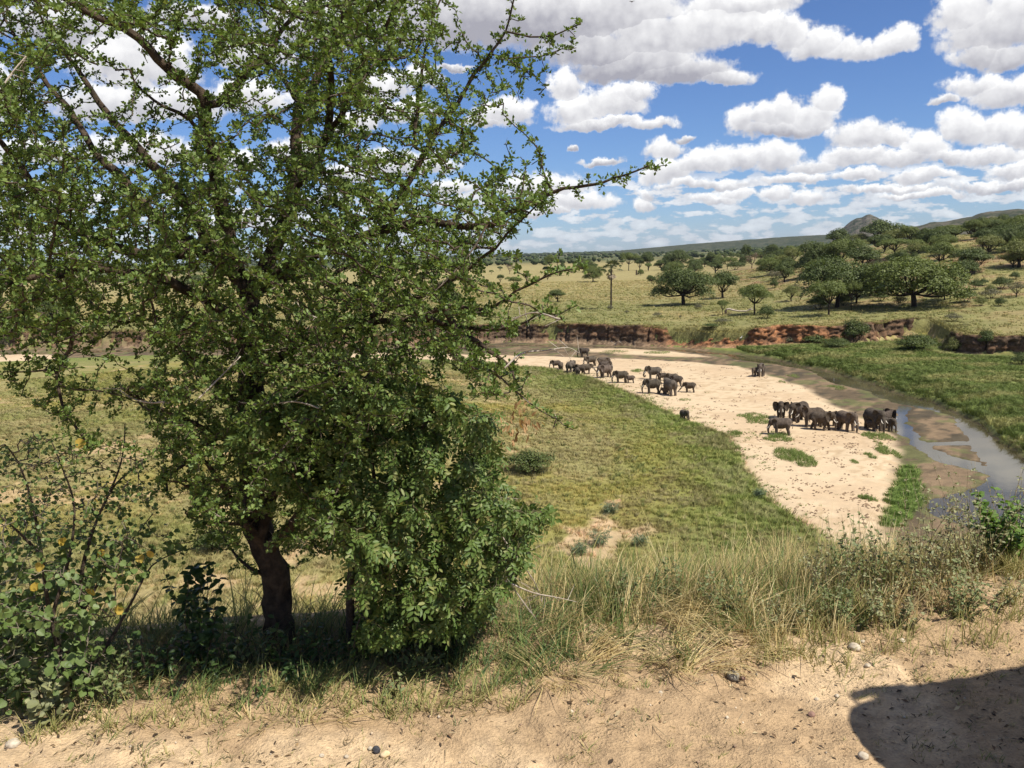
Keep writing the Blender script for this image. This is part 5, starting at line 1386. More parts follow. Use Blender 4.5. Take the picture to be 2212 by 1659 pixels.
# ---- the shrub with large round leaves at the left
def roundleaf():
    r = np.random.default_rng(31); gx, gy, gz = ground(120, 1470)
    o = thing('roundleaf_shrub', 'loose shrub with large round leaves, some turned yellow, at the left edge', 'shrub', (0, 0, 0))
    Y = gy; S = Skeleton()
    def L(pts, dy0, dy1): return [at(u, v, Y+dy0+(dy1-dy0)*i/(len(pts)-1)) for i, (u, v) in enumerate(pts)]
    for pts, a, b, r0, r1 in [([(180,1460),(175,1330),(180,1220),(215,1110),(255,1040),(310,1000)], 0, .2, .018, .004), ([(150,1470),(110,1340),(90,1200),(70,1090),(40,1000),(10,960)], 0, -.1, .018, .004), ([(60,1480),(30,1380),(0,1280),(-40,1180)], 0, 0, .016, .004),
                              ([(190,1450),(240,1380),(290,1290),(330,1220),(390,1190)], 0, .3, .014, .003), ([(110,1340),(150,1200),(160,1090),(130,1000),(110,950)], 0, .2, .012, .003), ([(215,1110),(255,1020),(268,960),(270,915)], .1, .3, .008, .003),
                              ([(100,1480),(150,1400),(210,1340),(250,1330)], -.1, -.3, .012, .003), ([(175,1330),(230,1230),(290,1160),(330,1110)], 0, .25, .010, .003), ([(90,1200),(30,1140),(-20,1100)], 0, -.2, .010, .003)]:
        S.limb(L(pts, a, b), r0, r1, .06, root=(pts[0][1] > 1440))
    att = poly_att([(-120,1010),(0,960),(60,930),(130,940),(200,960),(270,930),(330,1010),(325,1090),(260,1130),(330,1170),(310,1250),(220,1260),(200,1330),(240,1440),(200,1500),(60,1540),(-120,1560)], 1350, Y-.02, .26, r)
    att += poly_att([(210,1000),(320,960),(340,1130),(400,1160),(390,1240),(280,1260)], 50, Y+.2, .15, r)
    P, par = colonize(S.N, S.par, att, .05, .55, .06, 40, 5, .3)
    nl = len(S.N); rad, ch = pipe_radii(par, .0018, 2.4, np.array(S.rad))
    for k, (p, q) in enumerate(S.limbs):
        V, Q, T = sweep(p, q, 7, .06, k); b = Acc(); b.add(V, Q, T); b.build('stem', M_TWIG, o, True)
    twig_parts(o, P, par, rad, nl, bark_mat('pale_twig', (.14, .115, .08), (.25, .21, .16), 25))
    idx = np.nonzero(rad < .006)[0]; r.shuffle(idx); idx = np.concatenate([idx, idx])
    z = P[idx][:, 2]; low = sm((1.35-z)/1.0)
    s = (0.017+0.024*low)*r.uniform(.6, 1.3, len(idx))
    D = rand_dirs(len(idx), r)+np.array([.1, -.35, -.25]); N = rand_dirs(len(idx), r)*.55+np.array([.25, -.35, .8])
    off = D/np.linalg.norm(D, axis=1, keepdims=True)*.02+r.normal(0, .018, D.shape)
    tv, tf = leaf_mesh(np.zeros((1, 3)), np.array([[1., 0, 0]]), np.array([[0, 0, 1.]]), np.array([1.]), np.array([.9]), 'round')
    ML = leaf_mat('round_leaf', (0.085, 0.135, 0.032), (0.150, 0.205, 0.062), trans=.3, rough=.5, spec=.35)
    MY = leaf_mat('yellow_leaf', (.44, .31, .05), (.52, .37, .07), trans=.35, rough=.6)
    ye = np.zeros(len(idx), bool)
    foliage(o, [(tv, tf)], P[idx]+off, D, N, s, ML, 300, 'leaf', 7)
    for u, v in ((140,1172),(212,1190),(330,1192),(300,1200),(198,1272),(68,1262),(12,1284),(163,960),(76,1225),(248,1322),(205,1073),(40,1500)):
        p = at(u, v, Y-.28+r.normal(0, .04)); Dq = rand_dirs(1, r)+np.array([[0, -.2, -.5]]); Nq = np.array([[.3, -.7, .5]])+r.normal(0, .3, (1, 3))
        V, F = place_many(tv, tf, p[None], Dq, Nq, np.array([.044*r.uniform(.8, 1.2)])); q = mk('leaf', V, F, MY, o); q['label'] = 'yellow leaf'
        # a stalk holds it to the nearest twig
        j = np.linalg.norm(P-p, axis=1).argmin(); V, F = tubes(p[None], P[j][None], [.0012], [.0014], 4); mk('leaf_stalk', V, F, M_TWIG, o)
    print('roundleaf', len(P), len(idx))
roundleaf()

def leafy_stem_plant(name, label, cat, u, v, hpx, nst, leaf, mat, seed, spread=.3, tm='ell', nleaf=16, lw=.5, group=None, stem=None, dy=0.0, droop=0.0, sparse_base=.15):
    x, y, z = ground(u, v); y += dy; z = hz(x, y); Hh = hpx*math.hypot(x, y)/FPX
    r = np.random.default_rng(seed); o = thing(name, label, cat, (x, y, z-.02), 0, group); a = Acc(); P, D, s = [], [], []
    for i in range(nst):
        az_ = r.uniform(0, 6.28); sp = spread*math.sqrt(r.random()); h = Hh*r.uniform(.6, 1.05)
        b = np.array([math.cos(az_), math.sin(az_), 0])*sp*Hh*.25; e = np.array([math.cos(az_)*sp*Hh, math.sin(az_)*sp*Hh, h]); mid = (b+e)/2+r.normal(0, .06*Hh, 3)
        p = resample([b, mid, e], Hh/10); V, Q, T = sweep(p, np.linspace(.0032, .001, len(p)), 4, .1, i); a.add(V, Q, T)
        for k in range(nleaf):
            t = r.uniform(sparse_base, 1); q = p[min(int(t*(len(p)-1)), len(p)-1)]; P.append(q+r.normal(0, .004, 3)); dd = rand_dirs(1, r)[0]; dd[2] = dd[2]*.5+.2-droop; D.append(dd); s.append(leaf*r.uniform(.6, 1.2))
    a.build('stems', stem or M_TWIG, o)
    P, D, s = np.array(P), np.array(D), np.array(s); N = rand_dirs(len(P), r)*.5+np.array([.1, -.2, .9])
    V, F = leaf_mesh(P, D, N, s, s*lw, tm); q = mk('leaves', V, F, mat, o); q['kind'] = 'stuff'
    return o
M_SAP = leaf_mat('sapling_leaf', (0.035, 0.070, 0.018), (0.070, 0.115, 0.032), trans=.25, rough=.45, spec=.4)
M_FORB = leaf_mat('forb_leaf', (0.19, 0.205, 0.095), (0.30, 0.30, 0.15), (.22, .17, .09), trans=.25)
M_FORBD = leaf_mat('forb_dark_leaf', (0.12, 0.155, 0.055), (0.21, 0.235, 0.095), trans=.25)
M_BRIGHT = leaf_mat('bright_leaf', (0.085, 0.16, 0.025), (0.15, 0.24, 0.05), trans=.3, rough=.5)
M_SPIKY = leaf_mat('spiky_leaf', (0.08, 0.115, 0.055), (0.13, 0.165, 0.085), trans=.2)
leafy_stem_plant('sapling', 'dark leafy sapling standing left of the thorn tree trunk', 'sapling', 435, 1440, 250, 12, .058, M_SAP, 41, .26, nleaf=34, lw=.65, droop=.35)
leafy_stem_plant('weed', 'dark broad leaved weed at the foot of the thorn tree, left side', 'plant', 500, 1440, 130, 9, .06, M_SAP, 42, .5, nleaf=9, droop=.3)
leafy_stem_plant('weed', 'dark broad leaved weed directly below the thorn tree trunk', 'plant', 610, 1445, 120, 10, .055, M_SAP, 43, .5, nleaf=9, droop=.3)
leafy_stem_plant('weed', 'leafy weed in the shade between the sapling and the round leaved shrub', 'plant', 330, 1470, 130, 10, .055, M_SAP, 44, .55, nleaf=9, droop=.3)
leafy_stem_plant('weed', 'low dark weed under the drooping front branch of the glossy shrub', 'plant', 700, 1440, 110, 9, .05, M_SAP, 45, .5, nleaf=9, droop=.3)
leafy_stem_plant('weed', 'small wilting weed alone on the bare earth in front of the trunk', 'plant', 560, 1500, 62, 4, .045, M_SAP, 46, .5, nleaf=6, droop=.6)
leafy_stem_plant('weed', 'small weed on the bare earth below the glossy shrub', 'plant', 850, 1500, 60, 7, .035, M_FORBD, 47, .7, nleaf=8)
leafy_stem_plant('weed', 'pale weed under the round leaved shrub at the lower left corner', 'plant', 120, 1560, 130, 12, .05, M_FORB, 48, .6, nleaf=12, tm='round', lw=.9)
leafy_stem_plant('weed', 'leafy weed right of the round leaved shrub on the earth edge', 'plant', 250, 1520, 110, 11, .04, M_FORBD, 49, .6, nleaf=11)
leafy_stem_plant('weed', 'weed cluster at the left edge below the yellow leaves', 'plant', 20, 1500, 150, 12, .06, M_FORB, 50, .5, nleaf=12, tm='round', lw=.9)
for i, (u, v, h, lb) in enumerate([(290,1450,110,'dark weed in the shade right of the round leaved shrub'), (380,1455,90,'low dark weed right below the sapling'), (455,1470,80,'leafy weed at the sunny edge of the tree shade, below the sapling'), (560,1430,110,'dark leafy weed left of the trunk foot'), (655,1430,120,'dark leafy weed touching the trunk foot on the right'),
                                  (760,1430,90,'leafy weed under the middle of the glossy shrub'), (900,1450,80,'leafy weed at the right foot of the glossy shrub'), (980,1430,90,'green weed between the glossy shrub and the straw'), (640,1470,60,'small drooping weed in front of the trunk foot'), (210,1490,90,'shaded weed at the foot of the round leaved shrub')]):
    leafy_stem_plant('weed', lb, 'plant', u, v, h, 11, .042, M_SAP if i % 3 else M_FORBD, 120+i, .7, nleaf=11, droop=.2)
leafy_stem_plant('leafy_bush', 'bright green broad leaved bush at the right edge of the bluff', 'bush', 2185, 1225, 150, 34, .060, M_BRIGHT, 51, .62, nleaf=24, lw=.72, sparse_base=.35)
M_DRYSTEM = bark_mat('dry_stem', (.2, .155, .09), (.38, .31, .2), 20)
for i, (u, v, h, n, lb, mt, lf, sp) in enumerate([
    (1990, 1275, 215, 30, 'grey green leafy shrub on the bluff edge in front of the green strip', M_FORB, .028, .62), (1880, 1290, 185, 22, 'dark twiggy shrub on the bluff edge below the end of the sand', M_FORBD, .026, .6),
    (2090, 1250, 220, 26, 'tall grey twiggy shrub between the leafy shrub and the bright bush', M_FORB, .024, .55), (2160, 1215, 225, 24, 'open grey shrub rising behind the bright bush', M_FORB, .022, .6),
    (1790, 1310, 170, 18, 'sparse dry twiggy weed standing against the lower sand', M_FORB, .020, .5), (2060, 1330, 100, 16, 'low dense weed in front of the grey leafy shrub', M_FORBD, .026, .8),
    (1930, 1350, 90, 14, 'low olive weed on the near edge of the grass band', M_FORB, .024, .9), (2130, 1310, 95, 14, 'low olive weed below the bright bush', M_FORB, .024, .9),
    (1700, 1360, 90, 12, 'small olive weed in the grass left of the sand tip', M_FORB, .022, .8), (1840, 1350, 90, 20, 'dark flat weed at the front of the grass band', M_FORBD, .024, .9),
    (1560, 1335, 120, 14, 'thin weed standing in the middle of the dry grass', M_FORBD, .022, .5), (1450, 1310, 120, 12, 'thin dark weed in the dry grass below the meadow path', M_FORBD, .022, .5), (1330, 1330, 110, 12, 'dark weed in the dry grass beside the glossy shrub', M_FORBD, .024, .6)]):
    leafy_stem_plant('weed' if h < 130 else 'shrub', lb, 'plant' if h < 130 else 'shrub', u, v, h, n, lf*1.15, mt, 60+i, sp, nleaf=30, lw=.6, stem=M_DRYSTEM)
for i, (u, v, h, lb) in enumerate([(1296, 1178, 42, 'spiky grey green tussock on the bare patch of the meadow'), (1252, 1198, 30, 'smaller spiky tussock left of the bigger one on the bare patch'), (1318, 1110, 24, 'small dark tussock above the bare patch'), (1640, 1075, 20, 'small dark tussock near the meadow edge by the sand'), (1380, 1180, 26, 'low dark tussock right of the spiky one')]):
    leafy_stem_plant('tussock', lb, 'plant', u, v, h, 44, .42, M_SPIKY, 90+i, .75, nleaf=10, lw=.14, group='tussocks on the meadow')

# ------------------------------------------------------------------ grass
def blades(P, H, az_, lean, w, curl, col, tipcol=None):
    """grass blades: curved tapering strips of five triangles"""
    n = len(P); d = np.stack([np.cos(az_), np.sin(az_), np.zeros(n)], 1); sd = np.stack([-np.sin(az_+.6), np.cos(az_+.6), np.zeros(n)], 1)
    V = []; C = []
    for t, ww in ((0, 1.), (.4, .85), (.75, .55)):
        c = P+d*(H*(lean*t+curl*t*t))[:, None]; c[:, 2] += H*(t-.5*curl*t*t*np.minimum(1, lean+.4))
        V += [c-sd*(w*ww*.5)[:, None], c+sd*(w*ww*.5)[:, None]]; C += [col, col]
    c = P+d*(H*(lean+curl))[:, None]; c[:, 2] += H*(1-.5*curl*np.minimum(1, lean+.4)); V.append(c); C.append(col if tipcol is None else tipcol)
    V = np.stack(V, 1).reshape(-1, 3); C = np.stack(C, 1).reshape(-1, 3); b = np.arange(n)[:, None]*7
    Q = np.concatenate([b+np.array([0, 1, 3, 2]), b+np.array([2, 3, 5, 4])]); T = b+np.array([4, 5, 6])
    return V, Q, T, C
def tint_mat(name, trans=.35, rough=.65, inst=False):
    m, t, o = new_mat(name)
    a = t.nodes.new('ShaderNodeAttribute'); a.attribute_name = 'tint'
    if inst: a.attribute_type = 'INSTANCER'
    c = X(a.outputs['Color'])
    if inst:
        g = t.nodes.new('ShaderNodeNewGeometry'); c = mulc(c, mixc(X(g.outputs['Random Per Island']), (.62, .64, .6), (1.4, 1.36, 1.35)))
    b = bsdf(t, o, c, rough, .2); tr = t.nodes.new('ShaderNodeBsdfTranslucent'); t.links.new(c.k, tr.inputs['Color'])
    mx = t.nodes.new('ShaderNodeMixShader'); mx.inputs[0].default_value = trans
    t.links.new(b.outputs[0], mx.inputs[1]); t.links.new(tr.outputs[0], mx.inputs[2]); t.links.new(mx.outputs[0], o.inputs['Surface'])
    return m
M_BLADE = tint_mat('grass_blade'); M_TUFT = tint_mat('grass_tuft', .22, .7, True)
DRY = np.array([(.60, .48, .23), (.52, .40, .18), (.66, .55, .30), (.44, .34, .16)]); GRN = np.array([(.11, .17, .045), (.15, .21, .06), (.10, .16, .065), (.20, .24, .08)])
OLV = np.array([(.30, .29, .10), (.38, .34, .13), (.23, .25, .08), (.42, .36, .16)])
def pick(pal, n, r): return pal[r.integers(0, len(pal), n)]*r.uniform(.75, 1.2, (n, 1))
def front_grass():
    r = np.random.default_rng(70); parts = []
    def put(x, y, H, lean, w, curl, col, az_=None):
        n = len(x); z = height(x, y)-.01
        parts.append(blades(np.stack([x, y, z], 1), H, r.uniform(0, 6.28, n) if az_ is None else az_, lean, w, curl, col))
    # clumps: blades share a root and a leaning habit
    def clumps(n, xr, tr, Hr, per, pal, spread, lean, wr=(.004, .0075), curl=(.1, .8), dens=None):
        x = r.uniform(*xr, n); t = r.uniform(*tr, n); y = lip(x)+t
        if dens is not None: k = r.random(n) < dens(x, t); x, y = x[k], y[k]; n = len(x)
        H = r.uniform(*Hr, n)*(.62+.38*sm((lip(x)*0+y-lip(x)+1.0)/1.1)); k = np.repeat(np.arange(n), per); m = len(k)
        za = r.uniform(0, 6.28, n)[k]+r.normal(0, .35 if lean > .7 else 1.6, m)
        put(x[k]+r.normal(0, spread, m), y[k]+r.normal(0, spread, m), H[k]*r.uniform(.45, 1.1, m), np.abs(r.normal(lean, .25, m)), r.uniform(*wr, m), r.uniform(*curl, m), pick(pal, m, r), za)
    shade_out = lambda x, t: np.where(x < -.2, .12, 1.0)
    band = lambda x, t: np.where(x < .15, .1, 1.0)*np.clip(.12+sm((t+.85+2.6*(fbm(x/.55, t/.55, 95, 4)-.5))/1.2), 0, 1)*(.35+.65*sm((fbm(x/.5+7, t/.5, 94, 3)-.36)/.16))
    clumps(1000, (-.6, 4.6), (-.9, 1.5), (.12, .38), 12, OLV, .03, .22, curl=(.05, .5), dens=band)
    clumps(560, (-.3, 3.2), (-.75, 1.2), (.20, .48), 12, DRY, .03, .28, curl=(.05, .5), dens=band)
    clumps(420, (-.2, 2.6), (-.6, 1.2), (.22, .46), 9, GRN, .03, .25, (.004, .008), (.05, .5), dens=band)
    clumps(900, (1.4, 5.5), (-1.1, 1.6), (.12, .36), 14, OLV, .035, .30, curl=(.05, .6), dens=band)
    clumps(560, (1.2, 5.2), (-1.0, 1.4), (.15, .42), 10, DRY, .03, .3, curl=(.05, .6), dens=band)
    clumps(160, (.9, 3.4), (.1, 1.3), (.45, .75), 4, DRY, .02, .25, (.002, .004), (.05, .4), dens=band)      # tall seed stems
    clumps(46, (.1, 1.7), (-.95, .0), (.26, .42), 16, DRY, .03, .9, (.005, .009), (.6, 1.2))                  # lodged straw
    clumps(46, (-.3, 1.6), (-.8, .2), (.26, .42), 14, GRN, .03, .8, (.004, .008), (.4, 1.0))
    clumps(420, (-3.2, .1), (-1.15, .2), (.10, .26), 12, OLV, .03, .5)
    clumps(300, (-3.2, .3), (-1.0, .3), (.14, .32), 10, GRN, .03, .5, (.004, .008))
    clumps(16, (-2.4, -.4), (-1.25, -.6), (.12, .22), 10, DRY, .02, 1.1, (.004, .008), (.7, 1.2))
    # down the slope behind the brink, seen between the stems
    clumps(1500, (-9, 9), (.8, 9), (.25, .6), 8, OLV, .06, .4, (.006, .014))
    # sparse short tufts on the bare earth
    sp = lambda x, t: np.clip(.22+.8*sm((t+2.3)/1.7), 0, 1)*(fbm(x/.4, t/.4, 96, 3) > .45)
    clumps(1700, (-2.6, 4.6), (-2.8, -.3), (.03, .12), 9, OLV, .018, .6, (.003, .006), dens=sp)
    clumps(1500, (-2.6, 4.6), (-2.9, -.4), (.02, .07), 9, np.array([(.12, .11, .055), (.08, .07, .04), (.15, .12, .06), (.30, .23, .12)]), .02, .7, (.004, .008), dens=sp)
    clumps(420, (-2.4, 4.2), (-2.8, -.5), (.05, .13), 7, GRN, .014, .6, (.003, .005), dens=sp)
    a = Acc()
    for V, Q, T, C in parts: a.add(V, Q, T, col=C)
    kind(a.build('grass', M_BLADE), 'stuff', 'dry and green grass along the brink of the bluff')
    print('blades', sum(len(p[0])//7 for p in parts))
front_grass()

def litter():
    r = np.random.default_rng(75); a = Acc(); n = 5200
    x = r.uniform(-2.8, 4.8, n); t = -2.9+3.1*r.random(n)**.8; y = lip(x)+t; k = fbm(x/.45, y/.45, 97, 3)+.30*sm((t+1.7)/1.2) > .44+.14*r.random(n); x, y = x[k], y[k]; n = len(x)
    z = height(x, y)+.004
    D = rand_dirs(n, r); D[:, 2] *= .25; N = np.array([0, 0, 1.])+rand_dirs(n, r)*.45; L = r.uniform(.010, .045, n)
    V, F = leaf_mesh(np.stack([x, y, z], 1), D, N, L, L*r.uniform(.15, .55, n)); c = pick(np.array([(.24, .16, .08), (.11, .072, .04), (.50, .40, .24), (.06, .042, .028), (.16, .10, .055), (.08, .06, .04)]), n, r)
    a.add(V, F, col=np.repeat(c, 4, 0))
    n = 700; x = r.uniform(-2.6, 4.6, n); y = lip(x)-2.6+2.7*r.random(n)**.7; z = height(x, y)+.006; L = r.uniform(.03, .16, n); d = rand_dirs(n, r); d[:, 2] *= .12; P0 = np.stack([x, y, z], 1)
    V, F = tubes(P0, P0+d*L[:, None], r.uniform(.0008, .0022, n), r.uniform(.0005, .001, n), 3); a.add(V, F, col=np.repeat(pick(np.array([(.42, .34, .2), (.3, .23, .14), (.5, .42, .27)]), n, r), 6, 0))
    kind(a.build('leaf_litter', tint_mat('litter', .1, .8)), 'stuff', 'dead leaves and straw scattered on the earth')
    # pebbles too many to count
    a = Acc(); n = 1700; x = r.uniform(-2.8, 4.9, n); y = lip(x)-2.9+3.0*r.random(n); s = .0025+.010*r.random(n)**4; z = height(x, y)+s*.3
    oc = np.array([(1, 0, 0), (0, 1, 0), (-1, 0, 0), (0, -1, 0), (0, 0, 1), (0, 0, -1.)]); of = np.array([(0, 1, 4), (1, 2, 4), (2, 3, 4), (3, 0, 4), (1, 0, 5), (2, 1, 5), (3, 2, 5), (0, 3, 5)])
    V = np.stack([x, y, z], 1)[:, None]+oc[None]*s[:, None, None]*r.uniform(.6, 1.3, (n, 6, 1)); F = (np.arange(n)[:, None, None]*6+of[None]).reshape(-1, 3)
    a.add(V.reshape(-1, 3), F, col=np.repeat(pick(np.array([(.44, .34, .23), (.36, .26, .17), (.48, .40, .30), (.26, .18, .12)]), n, r), 6, 0)); kind(a.build('pebbles', tint_mat('pebble', 0, .85), smooth=True), 'stuff', 'small pale pebbles in the earth')
litter()
def stone(u, v, rpx, c0, c1, label, flat=.75, seed=0):
    x, y, z = ground(u, v); R_ = rpx*math.hypot(x, y, z-CZ)/FPX; r = np.random.default_rng(seed+int(u))
    bm = bmesh.new(); bmesh.ops.create_icosphere(bm, subdivisions=3, radius=1); V = np.array([q.co for q in bm.verts]); F = np.array([[q.index for q in f.verts] for f in bm.faces]); bm.free()
    s0 = r.integers(1, 90); V = V*(0.80+.42*fbm(V[:, 0]*1.2+s0, V[:, 1]*1.2+V[:, 2]*1.7, s0, 3))[:, None]*np.array([r.uniform(.95, 1.2), r.uniform(.8, 1.05), flat])*R_
    m, t, o_ = new_mat('stone_face'); f, _ = noise(obj_pos(t), 30, 5, .7); bsdf(t, o_, mixc(f.ss(.35, .65), c0, c1), .85, .2, f, .5, .004)
    o = mk('stone', V, F, m, smooth=True); o.location = (x, y, z+R_*flat*.45); o.rotation_euler[2] = r.uniform(0, 6)
    tag(o, label, 'stone', 'loose stones on the bare earth')
GR, PA, BR = ((.13, .12, .10), (.24, .22, .18)), ((.36, .30, .22), (.54, .47, .37)), ((.18, .10, .08), (.30, .19, .14))
for u, v, q, c, lb in [(1584,1465,14,GR,'round dark grey stone, largest on the bare earth'), (1605,1466,6,BR,'small brown stone touching the round grey one'), (1845,1402,11,PA,'pale whitish stone at the foot of the grass band'), (1947,1387,7,PA,'pale stone right of the whitish one at the grass foot'),
                       (1764,1512,4.5,PA,'tiny white stone left of the vehicle shadow'), (1808,1505,4.5,PA,'tiny pale stone beside the shadow notch'), (1874,1440,5.5,PA,'pale chip just above the vehicle shadow'), (1538,1430,5,PA,'pale chip up left of the round grey stone'),
                       (1865,1637,9,PA,'pale sandy stone at the bottom beside the curved shadow'), (1753,1546,7,BR,'dark reddish stone left of the curved shadow'), (813,1623,9,((.03,.03,.035),(.08,.08,.085)),'black shiny stone near the bottom left of the middle'), (832,1633,9,((.5,.36,.2),(.62,.48,.3)),'pale orange stone beside the black one'),
                       (695,1634,5,PA,'small pale stone left of the black one'), (748,1636,4.5,PA,'white chip between the pale stone and the black one'), (800,1618,5,PA,'whitish chip touching the black stone'), (1863,1387,4.5,PA,'small pale chip behind the whitish stone'), (1966,1280,6,PA,'white stone half hidden in the olive weeds'), (1427,1497,5,PA,'white chip on the earth below the dry grass'), (28,1612,11,PA,'pale stone in the lower left corner')]:
    stone(u, v, q, *c, lb)

# ---- grass on the valley floor, the bank and the plain: tufts set out on the ground
def tuft_proto(name, n, h, w, spread, seed, lean=.35, curl=.4):
    r = np.random.default_rng(seed); a_ = r.uniform(0, 6.28, n); q = spread*np.sqrt(r.random(n)); P = np.stack([np.cos(a_)*q, np.sin(a_)*q, np.full(n, -.03)], 1)
    H = h*r.uniform(.5, 1.1, n); d = np.stack([np.cos(a_), np.sin(a_), np.zeros(n)], 1); le = np.abs(r.normal(lean, .2, n)); sd = np.stack([-np.sin(a_+1), np.cos(a_+1), np.zeros(n)], 1)
    m = P+d*(H*le*.5)[:, None]; m[:, 2] += H*.6; tip = P+d*(H*(le+curl))[:, None]; tip[:, 2] += H*(1-.3*curl); ww = (w*r.uniform(.6, 1.3, n)*.5)[:, None]
    V = np.stack([P-sd*ww, P+sd*ww, m-sd*ww*.7, m+sd*ww*.7, tip], 1).reshape(-1, 3); b = np.arange(n)[:, None]*5
    return mk(name, V, [b+np.array([0, 1, 3, 2]), b+np.array([2, 3, 4])], M_TUFT, link=False)
def scatter(name, proto, P, yaw, sc, tint, label):
    me = bpy.data.meshes.new(name); n = len(P); me.vertices.add(n); me.vertices.foreach_set('co', np.asarray(P, np.float32).ravel())
    a = me.attributes.new('yaw', 'FLOAT_VECTOR', 'POINT'); y = np.zeros((n, 3), np.float32); y[:, 2] = yaw; a.data.foreach_set('vector', y.ravel())
    a = me.attributes.new('size', 'FLOAT', 'POINT'); a.data.foreach_set('value', np.asarray(sc, np.float32))
    a = me.attributes.new('tint', 'FLOAT_COLOR', 'POINT'); c = np.ones((n, 4), np.float32); c[:, :3] = tint; a.data.foreach_set('color', c.ravel())
    o = bpy.data.objects.new(name, me); COL.objects.link(o)
    g = bpy.data.node_groups.new('set_out_'+name, 'GeometryNodeTree'); g.interface.new_socket('Geometry', in_out='INPUT', socket_type='NodeSocketGeometry'); g.interface.new_socket('Geometry', in_out='OUTPUT', socket_type='NodeSocketGeometry')
    gi_, go_ = g.nodes.new('NodeGroupInput'), g.nodes.new('NodeGroupOutput'); m2p = g.nodes.new('GeometryNodeMeshToPoints'); iop = g.nodes.new('GeometryNodeInstanceOnPoints'); oi = g.nodes.new('GeometryNodeObjectInfo'); oi.inputs['Object'].default_value = proto; oi.inputs['As Instance'].default_value = True
    na_ = g.nodes.new('GeometryNodeInputNamedAttribute'); na_.data_type = 'FLOAT_VECTOR'; na_.inputs['Name'].default_value = 'yaw'; e2r = g.nodes.new('FunctionNodeEulerToRotation')
    nb_ = g.nodes.new('GeometryNodeInputNamedAttribute'); nb_.data_type = 'FLOAT'; nb_.inputs['Name'].default_value = 'size'
    l = g.links.new; l(gi_.outputs[0], m2p.inputs['Mesh']); l(m2p.outputs[0], iop.inputs['Points']); l(oi.outputs['Geometry'], iop.inputs['Instance']); l(na_.outputs['Attribute'], e2r.inputs[0]); l(e2r.outputs[0], iop.inputs['Rotation']); l(nb_.outputs['Attribute'], iop.inputs['Scale']); l(iop.outputs[0], go_.inputs[0])
    md = o.modifiers.new('set_out', 'NODES'); md.node_group = g
    return kind(o, 'stuff', label)
def in_view(n, d0, d1, r, power=1.0, az0=-36, az1=36):
    a = np.radians(r.uniform(az0, az1, n)); d = np.sqrt(d0**2+(d1**2-d0**2)*r.random(n)**power); return d*np.sin(a), d*np.cos(a)
def ground_tint(x, y):
    """colour of the ground survey at a place"""
    d = np.hypot(x, y); a = np.arctan2(x, y); i = np.clip(np.searchsorted(rr, d), 0, nr-1); j = np.clip(np.searchsorted(aa, a), 0, na-1); return ALB[i, j]
